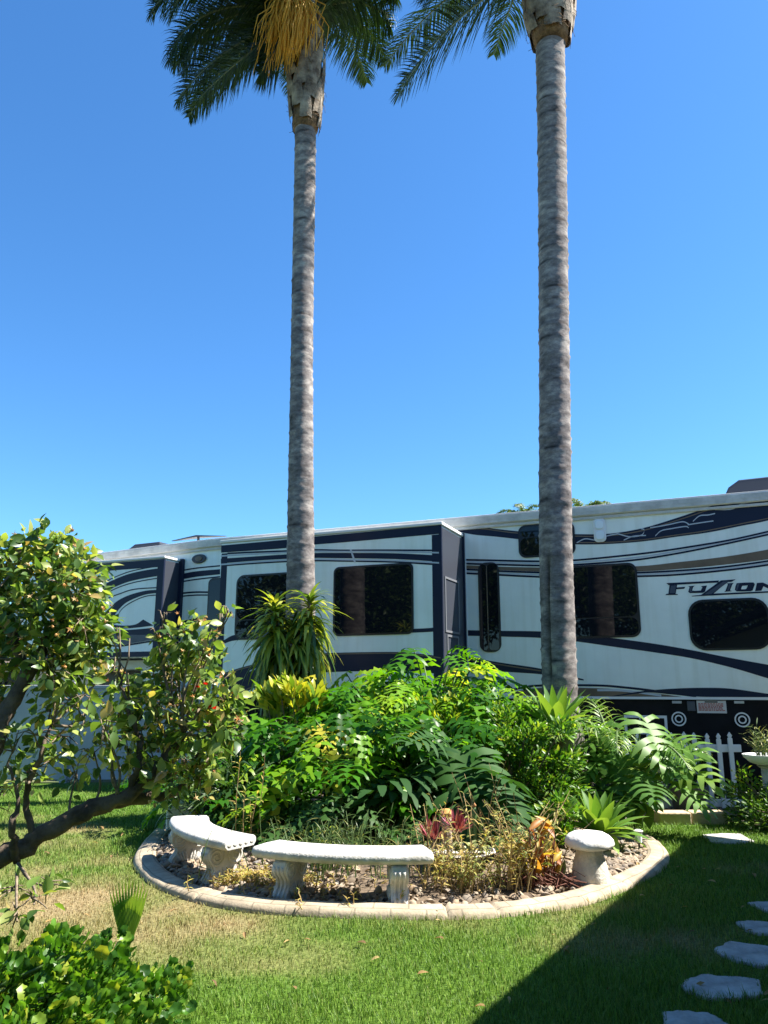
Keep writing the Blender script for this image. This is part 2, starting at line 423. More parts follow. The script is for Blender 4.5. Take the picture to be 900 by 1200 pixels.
line(mb, [(675,636),(713,635.6),(753,632.6),(793,627),(820,623.3),(841,619.5),(870,613.5),(900,607.5),(960,594)], 0, 4, 1.3)
mb.build('bronze_stripe', M_tan, body)
mb = MB()
for pts in ([(546,658.3),(590,659.4),(632,660.3),(671,659.3),(740,654),(793,646),(847,635.8),(900,624.8),(960,611)],
            [(546,669.5),(590,671.8),(632,673.5),(671,674.8),(752,673.2),(820,669),(860,665.3),(900,659.8),(960,650)]):
    line(mb, pts, 0, 2.5, 1.8)
for pts in ([(676,636),(686,631.5),(700,633),(712,628),(724,625.5)],[(724,625.5),(738,629),(752,627),(755,621),(751,619.5)],[(731,633),(742,628.5),(757,627.5)],
            [(768,628),(775,622),(787,619.5),(803,617),(807,618.5)],[(762,618.5),(772,617),(785,614.5),(800,611.5),(807,614)],[(812,611),(820,604.5),(830,603.5),(838,601.8)],
            [(838,597.2),(855,597),(863,594.5),(868,591),(880,588.6),(890,587.6)],[(806,615),(822,612.5),(836,610.5)]):
    line(mb, pts, 0, 5, 1.3)
line(mb, [(700,808.8),(725,809),(745,811),(775,815)], 0, 4, 2.5)
mb.build('silver_squiggle', M_silver, body)

# ---- lettering
ZX, ZY, ZS = 760, 660, 900/140
def zc(p): return (ZX+p[0]/ZS, ZY+p[1]/ZS)
mb = MB()
def let(poly, k=4): polyg(mb, [zc(q) for q in poly], 0, k)
let([(134,150),(345,140),(532,130),(524,146),(345,155),(160,166),(150,164)])
let([(158,166),(216,163),(204,232),(222,234),(218,239),(128,241),(133,232),(150,229)], 4.5)
let([(200,184),(278,178),(268,193),(196,198)], 5)
let([(300,174),(348,170),(336,181),(328,206),(346,209),(394,206),(406,181),(394,173),(440,168),(426,214),(410,223),(312,226),(299,216),(309,181)])
let([(545,130),(657,122),(624,141),(592,143),(490,229),(905,211),(1040,204),(1036,213),(905,222),(328,251),(324,246),(396,239),(522,147)], 4.5)
let([(590,152),(642,149),(631,160),(614,205),(630,211),(570,216),(580,207),(598,160)])
oo = [(664,151),(728,146),(790,145),(801,158),(785,204),(770,211),(716,213),(664,213),(650,200),(655,175)]
oi = [(706,171),(726,169),(747,167),(743,180),(736,194),(728,196),(714,197),(699,197),(698,190),(702,180)]
O_ = [rv(*zc(q)) for q in oo]; I_ = [rv(*zc(q)) for q in oi]
mb.add([(x,-.004,z) for x,z in O_+I_], [(i,(i+1)%10,10+(i+1)%10,10+i) for i in range(10)])
let([(816,149),(862,146),(952,188),(968,143),(1012,140),(986,205),(936,207),(866,174),(850,207),(803,211)])
lt = mb.build('lettering', M_navy, body)
M_letter_fill = mat('blue_grey_vinyl',(.05,.065,.10),rough=.3)  # blue-grey inner fill of the letters
for poly in ([(168,170),(208,168),(198,226),(160,226)],[(560,140),(610,136),(474,232),(420,235)],[(310,182),(330,180),(320,208),(340,216),(318,219),(308,210)],[(668,158),(684,157),(668,206),(658,200)],[(606,156),(622,156),(606,206),(592,208)]):
    mb = MB(); let(poly,5.5); mb.build('lettering_fill', M_letter_fill, lt)

# ---- windows on the rear wall
def win_px(parent, a, b, out=0, **k):
    (x0,z1),(x1,z0) = rv(*a,out), rv(*b,out)
    return window(parent, x0,z0,x1,z1, out, **k)
win_px(body,(560,660),(588,764), r=.12, vsplit=.42)
win_px(body,(607,616.5),(675,650), r=.11, split=.62)
win_px(body,(652,664.5),(752,746.5), r=.12, split=.27)
win_px(body,(805,703.5),(906,761), r=.2)
# vertical bright seam and the flange beside the slide-out
mb = MB(); x_ = rv(546.5,700)[0]; mb.box(x_-.012,-.012,Z0+.03,x_+.012,-.002,3.82); mb.build('wall_seam', M_white, body)
# clear porch light, front marker lamp
(x0,z1),(x1,z0) = rv(695,608.5), rv(711,635)
mb = MB(); vprism(mb, rrect(x0,z0,x1,z1,.06), -.03,-.006); lp = mb.build('porch_light', M_white, rvo); bevel(lp,.008)
m, t, out = nt('clear_lens'); p = t.nodes.new('ShaderNodeBsdfPrincipled'); p.inputs['Base Color'].default_value=(.75,.85,.88,1); p.inputs['Roughness'].default_value=.15; p.inputs['Coat Weight'].default_value=.5
t.links.new(p.outputs[0], out.inputs[0]); M_lens = m
mb = MB()
dz = (z1-z0); 
vprism(mb, rrect(x0+.03,z0+.03,x1-.03,z0+dz*.46,.04), -.055,-.031); vprism(mb, rrect(x0+.03,z0+dz*.54,x1-.03,z1-.03,.04), -.055,-.031)
bevel(mb.build('lens', M_lens, lp), .01)
cx,cz = rv(234,655)
mb = MB(); el = [(cx+.16*math.cos(a*PI/12), cz+.085*math.sin(a*PI/12)) for a in range(24)]; vprism(mb, el, -.03,-.006); ml = bevel(mb.build('marker_lamp', M_black, rvo),.01)
mb = MB(); el = [(cx+.075*math.cos(a*PI/10), cz+.045*math.sin(a*PI/10)) for a in range(20)]; vprism(mb, el, -.045,-.031); mb.build('lens', M_tan, ml)

# ---- wall between the slide-outs
mb = MB()
strip(mb, [(211,673),(230,669.5),(258,667)], [(211,679.5),(230,676),(258,673)], 0, 3)
line(mb, [(211,669),(230,665.8),(258,663)], 0, 3, 1.6); line(mb, [(211,682),(230,679),(258,675.8)], 0, 3, 1.6)
mb.build('front_stripe', M_navy, body); mb = MB(); line(mb, [(210,695.5),(228,694),(245,694)], 0, 3, 2); line(mb, [(210,699),(228,697.5),(245,697.3)], 0, 3, 1.6)
mb.build('front_stripe', M_navy, body); mb = MB(); strip(mb, [(208,729),(228,724.5),(246,720)], [(208,734),(228,729),(246,724)], 0, 3)
mb.build('front_stripe', M_navy, body)
x0,z1 = rv(245,678); x1,z0 = rv(262,790)
window(body, x0,z0,x1+.3,z1,0,r=.1)

# ---- big slide-out
PM = 1.05
sx0, sx1 = rv(257,700,PM)[0], rv(517.6,700,PM)[0]
szt = rv(517,615.2,PM)[1]; szb = 1.38
mb = MB(); mb.box(sx0,-PM,szb,sx1,-.004,szt)
so_ = bevel(mb.build('slide_out', [M_cream], rvo), .012)
mb = MB(); mb.box(sx1+.001,-PM+.03,szb+.02,sx1+.012,-.03,szt-.03)                     # charcoal end panel
mb.build('end_panel', M_charcoal, so_)
mb = MB(); mb.box(sx1-.03,-PM-.007,szb+.01,sx1+.0125,-PM+.02,szt-.01); mb.build('corner_trim', M_navy, so_)
mb = MB(); mb.box(sx0-.05,-.05,szb-.03,sx1+.04,-.006,szt+.06); mb.build('flange', M_navy, rvo)
mb = MB(); mb.box(sx0-.03,-PM-.02,szt+.003,sx1+.03,-.01,szt+.05); bevel(mb.build('slide_roof', M_roof, so_),.01)
# end panel moulding: a framed recess and a small hatch
M_mould = mat('grey_moulding', (.17,.175,.19), rough=.4); ex = sx1+.0125
def eframe(y0,z0,y1,z1,w):
    mb = MB()
    mb.box(ex,y0,z0,ex+.012,y0+w,z1); mb.box(ex,y1-w,z0,ex+.012,y1,z1); mb.box(ex,y0+w,z0,ex+.012,y1-w,z0+w); mb.box(ex,y0+w,z1-w,ex+.012,y1-w,z1)
    return mb
eframe(-PM+.10,2.25,-.30,3.05,.03).build('moulding', M_mould, so_); eframe(-PM+.16,1.95,-.36,2.22,.03).build('moulding', M_mould, so_)
mb = MB()
strip(mb, [(259.2,639.3),(300,635.7),(338.7,632.2),(367,629),(400,626),(460,620.5),(516.9,615)], [(259.2,647.7),(300,645),(338.7,642),(367,638.4),(400,635.8),(460,630.5),(516.9,625.5)], PM, 3, n=3)
# borders as plain uprights
for a,b,y0,y1 in ((507,517.4,626.1,770),(257.5,264.5,648.5,790)):
    xa, xb = rv(a,700,PM)[0], rv(b,700,PM)[0]; za, zb = rv(b,y0,PM)[1], rv(a,y1,PM)[1]
    if a > 400: zb = 1.4
    mb.add([(xa,-PM-.0035,za),(xb,-PM-.0035,za),(xb,-PM-.0035,zb),(xa,-PM-.0035,zb)], [(0,3,2,1)])
line(mb, [(266.7,648.6),(300,647),(338.7,645.6),(368,644.4),(400,645),(450,644.8),(506.7,645)], PM, 3, 2)
strip(mb, [(259,654.8),(300,652),(338.7,649.5),(368,648.2),(400,648),(462,648.4),(517,651)], [(259,660.3),(300,657),(338.7,654.8),(368,653.8),(400,654.2),(462,655.2),(517,658.4)], PM, 4)
line(mb, [(264,662.6),(300,660),(338.7,657.8),(368,656.9),(400,657.3),(462,658.5),(507,661.2)], PM, 3, 2)
strip(mb, [(478,737),(495,736.5),(510,735.5)], [(478,741.5),(495,741),(510,740)], PM, 3, n=2)
strip(mb, [(262,750.5),(275,744),(300,741),(350,741)], [(262,754.5),(275,750.5),(300,749.5),(350,749.5)], PM, 3)
strip(mb, [(258,790),(282,782.5),(306,776.5),(340,770),(380,765.5),(460,764),(490,766),(517.4,769.5)],
          [(258,822),(282,813.5),(306,803),(340,794),(380,788),(460,786),(490,787),(517.4,790)], PM, 3)
mb.build('slide_stripe', M_navy, so_)
mb = MB()
line(mb, [(258,791.5),(282,784),(306,778),(340,771.5),(380,767),(460,765.5),(490,767.5),(517,771)], PM, 4, 1.4)
line(mb, [(268,816),(290,807.5),(310,799.5),(340,791)], PM, 4, 1.5)
mb.build('bronze_stripe', M_tan, so_)
mb = MB()
for pts in ([(259,651.6),(300,649.2),(338.7,647.4),(368,646.2),(400,646.5),(462,646.6),(517,647.8)], [(259,661.6),(300,658.4),(338.7,656.3),(368,655.4),(400,655.8),(462,656.9),(517,659.8)]):
    line(mb, pts, PM, 5, 1.8)
polyg(mb, [(410,644),(412.2,644),(417.3,659),(415,659)], PM, 6)
line(mb, [(292,786.5),(303,783),(316,780.5)], PM, 4, 1.5)
mb.build('silver_stripe', M_silver, so_)
win_px(so_,(278,674.5),(353,748), out=PM, r=.14, split=.3)
win_px(so_,(391.5,665),(485,743), out=PM, r=.09)

# ---- front slide-out
PF = .5
fx0, fx1 = rv(40,720,PF)[0], rv(189.3,700,PF)[0]
fzt = rv(190,654.5,PF)[1]; fzb = rv(186,770,PF)[1]
mb = MB(); mb.box(fx0,-PF,fzb,fx1,-.004,fzt); fs = bevel(mb.build('slide_out', M_cream, rvo),.012)
mb = MB(); mb.box(fx1+.003,-PF+.03,fzb+.02,fx1+.012,-.03,fzt-.03); mb.build('end_panel', M_charcoal, fs)
mb = MB(); mb.box(fx1-.03,-PF-.007,fzb+.01,fx1+.014,-PF+.028,fzt-.01); mb.build('corner_trim', M_navy, fs)
mb = MB(); mb.box(fx0-.05,-.08,fzb-.03,fx1+.08,-.006,fzt+.05); mb.build('flange', M_navy, rvo)
mb = MB(); mb.box(fx0-.03,-PF-.02,fzt+.003,fx1+.03,-.01,fzt+.045); bevel(mb.build('slide_roof', M_roof, fs),.01)
mb = MB()
xa, xb = rv(182.5,700,PF)[0], fx1-.002
mb.add([(xa,-PF-.003,fzt-.01),(xb,-PF-.003,fzt-.01),(xb,-PF-.003,fzb+.01),(xa,-PF-.003,fzb+.01)], [(0,3,2,1)])
mb.add([(fx0+.002,-PF-.0035,fzt-.01),(fx1-.002,-PF-.0035,fzt-.01),(fx1-.002,-PF-.0035,fzt-.15),(fx0+.002,-PF-.0035,fzt-.15)], [(0,3,2,1)])
mb.add([(fx0+.002,-PF-.0035,fzb+.01),(fx1-.002,-PF-.0035,fzb+.01),(fx1-.002,-PF-.0035,fzb+.1),(fx0+.002,-PF-.0035,fzb+.1)], [(0,1,2,3)])
strip(mb, [(100,698),(114,690),(130,681),(150,673),(170,668.4),(189,665.6)], [(100,707),(114,698.5),(130,690),(150,682),(170,677.5),(189,674.4)], PF, 4.5)
line(mb, [(100,695.5),(114,687.5),(130,678.5),(150,670.5),(170,665.9),(189,663)], PF, 4, 1.2); line(mb, [(104,708),(130,692.5),(150,684.5),(170,680),(189,677)], PF, 4, 1.2)
strip(mb, [(189,691),(170,692.4),(150,698),(136,705.5),(127,715),(125,719)], [(189,694.5),(170,697),(150,705),(140,713.5),(135,720),(133,724)], PF, 4.5)
line(mb, [(108,712),(124,702),(140,696),(158,690.5),(189,688.4)], PF, 4, 1.3); line(mb, [(189,696.8),(170,699),(152,707),(142,715),(137,724)], PF, 4, 1.2)
strip(mb, [(113,721),(118,724),(126,729.5),(140,733),(158,732),(168,726)], [(112,724),(117,728),(126,733),(140,736.5),(160,735.5),(180,733)], PF, 4.5)
line(mb, [(112,722),(110.5,735),(112,746),(120,753.5),(136,757),(156,754.8),(186,750)], PF, 4.5, 2)
strip(mb, [(124,734),(140,738),(160,737.5),(186,735)], [(126,738),(140,743),(160,744),(186,744)], PF, 5)
mb.build('slide_stripe', M_navy, fs)
mb = MB()
strip(mb, [(113,726),(118,731),(128,736.5),(142,739.5),(160,738.5),(186,736)], [(111.5,740),(114,748),(122,752.5),(138,755.5),(158,753.2),(186,748.5)], PF, 3.8)
mb.build('grey_sweep', M_grey, fs)
mb = MB(); strip(mb, [(116,727),(120,735),(128,742),(134,750)], [(114,740),(118,747),(124,751),(131,754)], PF, 4.2); mb.build('silver_sweep', M_silver, fs)

# ---- small things on the black skirt
def ring(x,z,r,parent,w=.018):
    mb = MB()
    for rr_ in (r, r*.55):
        a0 = [(x+rr_*math.cos(k*PI/12), z+rr_*math.sin(k*PI/12)) for k in range(24)]; a1 = [(x+(rr_-w)*math.cos(k*PI/12), z+(rr_-w)*math.sin(k*PI/12)) for k in range(24)]
        v = [(a,.006,b) for a,b in a0]+[(a,.006,b) for a,b in a1]+[(a,.019,b) for a,b in a0]+[(a,.019,b) for a,b in a1]
        mb.add(v, [(i,(i+1)%24,24+(i+1)%24,24+i) for i in range(24)]+[(i,48+i,48+(i+1)%24,(i+1)%24) for i in range(24)]+[(24+i,24+(i+1)%24,72+(i+1)%24,72+i) for i in range(24)])
    return mb.build('round_vent', M_chrome if False else M_white, parent)
ring(*rv(795.5,842.5), .095, skirt); ring(*rv(870,843.5), .095, skirt)
(x0,z1),(x1,z0) = rv(731,838), rv(783,861)
mb = MB(); w_ = .035
mb.box(x0,.006,z0,x0+w_,.019,z1); mb.box(x1-w_,.006,z0,x1,.019,z1); mb.box(x0+w_,.006,z0,x1-w_,.019,z0+w_); mb.box(x0+w_,.006,z1-w_,x1-w_,.019,z1)
mb.box(x0+.2,.004,z1-.06,x0+.22,.012,z1-.03); mb.box(x1-.22,.004,z1-.06,x1-.2,.012,z1-.03)
mb.build('hatch_frame', M_white, skirt)
(x0,z1),(x1,z0) = rv(816,821), rv(852,836)
mb = MB(); mb.box(x0,.004,z0,x1,.019,z1); pl = mb.build('warning_placard', mat('placard',(.62,.60,.57),rough=.5), skirt)
mb = MB(); rows = 6
for i in range(rows):
    zz = z1-.045-(z1-z0-.06)*i/rows; xx = x0+.02
    while xx < x1-.05:
        q = R.uniform(.012,.04); mb.box(xx,.0012,zz,min(xx+q,x1-.02),.0035,zz+.011); xx += q+.008
mb.build('placard_print', mat('red_print',(.42,.10,.09),rough=.6), pl)
mb = MB(); mb.box((x0+x1)/2-.08,.0012,z1-.025,(x0+x1)/2+.08,.0035,z1-.008); mb.build('placard_heading', M_black, pl)
for a in (793,866):
    x_,z_ = rv(a,821.2); mb = MB(); mb.box(x_-.06,-.006,z_-.035,x_+.06,.019,z_-.003); mb.build('hinge', M_trim, skirt)
x_,z_ = rv(810,828); mb = MB(); mb.box(x_-.05,.002,z_-.06,x_+.05,.019,z_+.07); bevel(mb.build('latch', M_grey, skirt),.01)

# ---- roof units, aerial, landing gear, wheels
def ac(px0,px1,pyt,name='air_conditioner'):
    x0 = rv(px0,pyt,-.8)[0]; x1 = rv(px1,pyt,-.8)[0]; zt = rv(px0+.4*(px1-px0),pyt,-.8)[1]
    z0 = ZR-(.1 if px0 < 400 else -.009); h_ = zt-z0; L = x1-x0
    P = [(x0,z0),(x1,z0),(x1,z0+h_),(x0+.30*L,z0+h_*.97),(x0+.14*L,z0+h_*.72),(x0+.04*L,z0+h_*.25)]
    mb = MB(); vprism(mb, P, .8, 1.6); return bevel(mb.build(name, M_charcoal, rvo),.04,3)
a1 = ac(145,187,636.5)
x0 = rv(188,638,-.8)[0]; mb = MB(); mb.box(x0,.86,ZR-.07,x0+.5,1.5,ZR+.16); 
for k in range(6): mb.box(x0+.04+.07*k,.845,ZR+.0,x0+.08+.07*k,.859,ZR+.15)
mb.build('condenser', M_trim, a1)
a2 = ac(841,925,560)
px = rv(232,640,-.5)[0]; zt = rv(232,631.5,-.5)[1]+.06
mb = MB(); mb.tube([(px,.5,ZR-.02),(px,.5,zt-.02)], .025, 8)
for s in (-1,1):
    mb.add([(px,.42,zt),(px,.58,zt),(px+s*.62,.53,zt-.05),(px+s*.62,.49,zt-.05),(px,.42,zt-.035),(px,.58,zt-.035),(px+s*.62,.53,zt-.06),(px+s*.62,.49,zt-.06)],
           [(0,1,2,3),(4,7,6,5),(0,3,7,4),(3,2,6,7),(1,5,6,2)])
mb.build('roof_aerial', M_charcoal, rvo)
for y in (.5,2.0):
    mb = MB(); mb.box(-9.4,y-.06,.06,-9.28,y+.06,1.4); mb.box(-9.5,y-.14,.012,-9.18,y+.14,.06); mb.build('landing_leg', M_charcoal, rvo)
mb = MB(); vprism(mb, [(-12.0,1.79),(-10.3,1.79),(-10.9,1.25),(-11.2,1.1),(-11.5,1.1),(-11.5,1.3)], 1.0,1.5); mb.build('kingpin_box', M_black, rvo)
for k in range(3):
    xw = -2.9+.95*k; mb = MB()
    prof_t = [(.22,-.11),(.33,-.12),(.38,-.09),(.395,0),(.38,.09),(.33,.12),(.22,.11)]
    seg = 32; vv = []; ff = []
    for i,(r_,y_) in enumerate(prof_t):
        for j in range(seg): vv.append((xw+r_*math.cos(2*PI*j/seg), .0+y_, .395+.012+r_*math.sin(2*PI*j/seg)))
    for i in range(len(prof_t)-1):
        for j in range(seg): ff.append((i*seg+j,(i+1)*seg+j,(i+1)*seg+(j+1)%seg,i*seg+(j+1)%seg))
    mb.add(vv,ff); wh = mb.build('wheel', M_rubber, rvo, smooth=True, sharp=40)
    mb = MB(); el = [(xw+.225*math.cos(a*PI/14), .407+.225*math.sin(a*PI/14)) for a in range(28)]; vprism(mb, el, -.09,.05); mb.build('rim', M_chrome, wh)
# ================================================================== ground
KO = catmull([(-2.24,7.44),(-2.0,6.79),(-1.58,6.18),(-.86,5.68),(.42,5.53),(1.17,5.74),(1.58,6.02),(2.13,6.66),(2.5,7.26),(2.66,8.01),(2.62,8.9),(2.1,10.2),(.6,11.3),(-.9,11.8),(-2.0,11.3),(-2.45,10.0),(-2.4,8.6)], 10, True)
KO = np.array(KO)
cen = np.array([.2,8.4])
def inset(P, d):
    t = np.roll(P,-1,0)-np.roll(P,1,0); t /= np.linalg.norm(t,axis=1,keepdims=True)
    nrm = np.stack([-t[:,1],t[:,0]],1)
    s = np.sign(((cen-P)*nrm).sum(1))[:,None]
    return P+nrm*s*d
def inpoly(P, X, Y):
    c = np.zeros(len(X), bool); n = len(P); j = n-1
    for i in range(n):
        xi,yi,xj,yj = P[i][0],P[i][1],P[j][0],P[j][1]
        k = ((yi>Y)!=(yj>Y)) & (X < (xj-xi)*(Y-yi)/(yj-yi+1e-12)+xi)
        c ^= k; j = i
    return c
# value noise for patches that belong to the lawn itself
_lat = NR.random((64,64))
def vnoise(x, y, s):
    x = np.asarray(x)*s+31.7; y = np.asarray(y)*s+17.3
    i = np.floor(x).astype(int); j = np.floor(y).astype(int); u = x-i; v = y-j; u = u*u*(3-2*u); v = v*v*(3-2*v)
    g = lambda a,b: _lat[a%64,b%64]
    return (g(i,j)*(1-u)+g(i+1,j)*u)*(1-v)+(g(i,j+1)*(1-u)+g(i+1,j+1)*u)*v
def dryness(x, y):
    """how straw-coloured the lawn is: worn in front of the bed's left half, green to the right and near the camera"""
    n = .5*vnoise(x,y,1.1)+.32*vnoise(x,y,2.7)+.18*vnoise(x,y,6.3)
    zone = np.exp(-(((x+1.75)/1.45)**2+((y-5.5)/1.15)**2)) + .18*np.exp(-(((x-.6)/1.6)**2+((y-5.1)/.6)**2)) + .3*np.exp(-(((x+2.8)/1.2)**2+((y-7.8)/.8)**2))
    return np.clip((n-.5)*2.1+zone*1.15-.12, 0, 1)

m, t, out = nt('ground_earth')
p = t.nodes.new('ShaderNodeBsdfPrincipled'); p.inputs['Roughness'].default_value = .95
tc = t.nodes.new('ShaderNodeTexCoord'); n1 = t.nodes.new('ShaderNodeTexNoise'); n1.inputs['Scale'].default_value = .35; n1.inputs['Detail'].default_value = 10
r = t.nodes.new('ShaderNodeValToRGB'); r.color_ramp.elements[0].color = (.045,.07,.018,1); r.color_ramp.elements[1].color = (.16,.14,.06,1); r.color_ramp.elements[0].position=.4; r.color_ramp.elements[1].position=.68
t.links.new(tc.outputs['Object'], n1.inputs['Vector']); t.links.new(n1.outputs['Fac'], r.inputs['Fac']); t.links.new(r.outputs['Color'], p.inputs['Base Color']); t.links.new(p.outputs[0], out.inputs[0])
M_ground = m
mb = MB()
mb.add([(-900,-900,-.012),(900,-900,-.012),(900,900,-.012),(-900,900,-.012)], [(0,1,2,3)])
tag(mb.build('ground', M_ground), kind='structure')
# lawn soil with the dry patches
m, t, out = nt('lawn_thatch')
p = t.nodes.new('ShaderNodeBsdfPrincipled'); p.inputs['Roughness'].default_value = .95; p.inputs['Specular IOR Level'].default_value=.1
at = t.nodes.new('ShaderNodeAttribute'); at.attribute_name = 'dry'
tc = t.nodes.new('ShaderNodeTexCoord'); n1 = t.nodes.new('ShaderNodeTexNoise'); n1.inputs['Scale'].default_value = 45; n1.inputs['Detail'].default_value = 6
t.links.new(tc.outputs['Object'], n1.inputs['Vector'])
r1 = t.nodes.new('ShaderNodeValToRGB'); r1.color_ramp.elements[0].color=(.035,.075,.010,1); r1.color_ramp.elements[1].color=(.10,.17,.022,1); r1.color_ramp.elements[0].position=.35; r1.color_ramp.elements[1].position=.7
r2 = t.nodes.new('ShaderNodeValToRGB'); r2.color_ramp.elements[0].color=(.10,.075,.035,1); r2.color_ramp.elements[1].color=(.32,.25,.13,1); r2.color_ramp.elements[0].position=.3; r2.color_ramp.elements[1].position=.7
mx = t.nodes.new('ShaderNodeMix'); mx.data_type='RGBA'
t.links.new(n1.outputs['Fac'], r1.inputs['Fac']); t.links.new(n1.outputs['Fac'], r2.inputs['Fac']); t.links.new(at.outputs['Fac'], mx.inputs['Factor'])
t.links.new(r1.outputs['Color'], mx.inputs['A']); t.links.new(r2.outputs['Color'], mx.inputs['B']); t.links.new(mx.outputs['Result'], p.inputs['Base Color']); t.links.new(p.outputs[0], out.inputs[0])
M_thatch = m
mb = MB(); nx, ny = 100, 90
gx, gy = np.meshgrid(np.linspace(-9,6.5,nx), np.linspace(-1,13,ny)); gx = gx.ravel(); gy = gy.ravel()
mb.add(np.stack([gx,gy,np.zeros_like(gx)],1), [(j*nx+i,j*nx+i+1,(j+1)*nx+i+1,(j+1)*nx+i) for j in range(ny-1) for i in range(nx-1)], 0, dryness(gx,gy))
tag(mb.build('lawn', M_thatch, attr='dry'), kind='structure')

# ---- planting bed soil
M_soil = mat('bed_soil', (.075,.05,.032), rough=.95, col2=(.19,.14,.09), scale=9, bump=.6, bscale=30)
KI = inset(KO, .20)
def bedz(x, y):
    d = np.min(np.hypot(np.asarray(x)[...,None]-KI[:,0], np.asarray(y)[...,None]-KI[:,1]), axis=-1)
    return .03 + .17*(1-np.exp(-(d/1.1)**1.5))
def bz(x, y): return float(bedz(np.array([x]),np.array([y]))[0])
mb = MB(); K = len(KI); rings = [1,.97,.93,.87,.8,.7,.6,.48,.35,.2,.08]
vv = []
for s in rings:
    P = cen+(KI-cen)*s; z = bedz(P[:,0],P[:,1]) if s < 1 else np.full(K,.025)
    vv.append(np.column_stack([P,z+(NR.random(K)-.5)*.02*(s<1)]))
vv = np.concatenate(vv+[np.array([[cen[0],cen[1],bz(*cen)]])])
ff = [(i*K+k,i*K+(k+1)%K,(i+1)*K+(k+1)%K,(i+1)*K+k) for i in range(len(rings)-1) for k in range(K)]+[((len(rings)-1)*K+k,(len(rings)-1)*K+(k+1)%K,len(rings)*K) for k in range(K)]
mb.add(vv, ff)
tag(mb.build('bed_soil', M_soil, smooth=True), kind='structure')

# ---- kerb of the bed: one poured concrete border, stamped like bricks
m, t, out = nt('stamped_concrete')
p = t.nodes.new('ShaderNodeBsdfPrincipled'); p.inputs['Roughness'].default_value = .9; p.inputs['Specular IOR Level'].default_value=.2
uv = t.nodes.new('ShaderNodeUVMap'); br = t.nodes.new('ShaderNodeTexBrick')
br.inputs['Color1'].default_value=(.42,.355,.265,1); br.inputs['Color2'].default_value=(.39,.33,.245,1); br.inputs['Mortar'].default_value=(.25,.215,.16,1)
br.inputs['Scale'].default_value=1; br.inputs['Brick Width'].default_value=.24; br.inputs['Row Height'].default_value=.115; br.inputs['Mortar Size'].default_value=.007; br.inputs['Mortar Smooth'].default_value=.25
t.links.new(uv.outputs[0], br.inputs['Vector'])
tc = t.nodes.new('ShaderNodeTexCoord'); n1 = t.nodes.new('ShaderNodeTexNoise'); n1.inputs['Scale'].default_value=5; n1.inputs['Detail'].default_value=10; n1.inputs['Roughness'].default_value=.7
t.links.new(tc.outputs['Object'], n1.inputs['Vector'])
r = t.nodes.new('ShaderNodeValToRGB'); r.color_ramp.elements[0].color=(.50,.48,.44,1); r.color_ramp.elements[1].color=(1.12,1.1,1.06,1); r.color_ramp.elements[0].position=.3; r.color_ramp.elements[1].position=.65
mx = t.nodes.new('ShaderNodeMix'); mx.data_type='RGBA'; mx.blend_type='MULTIPLY'; mx.inputs['Factor'].default_value=.85
t.links.new(n1.outputs['Fac'], r.inputs['Fac']); t.links.new(br.outputs['Color'], mx.inputs['A']); t.links.new(r.outputs['Color'], mx.inputs['B']); t.links.new(mx.outputs['Result'], p.inputs['Base Color'])
b1 = t.nodes.new('ShaderNodeBump'); b1.inputs['Strength'].default_value=.16; b1.inputs['Distance'].default_value=.012; b1.invert=True
t.links.new(br.outputs['Fac'], b1.inputs['Height'])
n2 = t.nodes.new('ShaderNodeTexNoise'); n2.inputs['Scale'].default_value=60; n2.inputs['Detail'].default_value=6; t.links.new(tc.outputs['Object'], n2.inputs['Vector'])
b2 = t.nodes.new('ShaderNodeBump'); b2.inputs['Strength'].default_value=.35; b2.inputs['Distance'].default_value=.01; t.links.new(n2.outputs['Fac'], b2.inputs['Height']); t.links.new(b1.outputs['Normal'], b2.inputs['Normal'])
t.links.new(b2.outputs['Normal'], p.inputs['Normal']); t.links.new(p.outputs[0], out.inputs[0]); M_kerb = m
fine = np.array(catmull(list(KO[::5]), 24, True)); NK = len(fine)
def inset2(d):
    return inset(fine, d)
profk = [(0,-.02,0),(.004,.024,.05),(.022,.045,.08),(.05,.055,.115),(.15,.062,.215),(.178,.056,.25),(.19,.045,.27),(.195,.0,.33)]
cum = np.concatenate([[0],np.cumsum(np.hypot(*np.diff(np.vstack([fine,fine[:1]]),axis=0).T))])
mb = MB(); vv = []; uu = []
gap_at = [1.75,3.62,3.98,5.3,8.2,11.3,15]
for i in range(NK+1):
    for (d,z,u) in profk: pass
P_ = [inset2(d) for d,_,_ in profk]
for i in range(NK+1):
    k = i % NK
    g = min(abs(cum[i]-a) for a in gap_at)
    dip = -.022*max(0,1-g/.016)
    for j,(d,z,u) in enumerate(profk):
        wob = .002*math.sin(i*.31+j)+.004*math.sin(i*.05)
        vv.append((P_[j][k][0],P_[j][k][1],z+(dip if 0<j<7 else 0)+wob*(z>.03))); uu.append((cum[i],u))
J = len(profk)
mb.add(vv, [(i*J+j,(i+1)*J+j,(i+1)*J+j+1,i*J+j+1) for i in range(NK) for j in range(J-1)], 0, None, uu)
kb = mb.build('garden_border', M_kerb, smooth=True, sharp=60)
tag(kb, 'pale concrete border stamped like bricks curving round the planting bed', 'border')

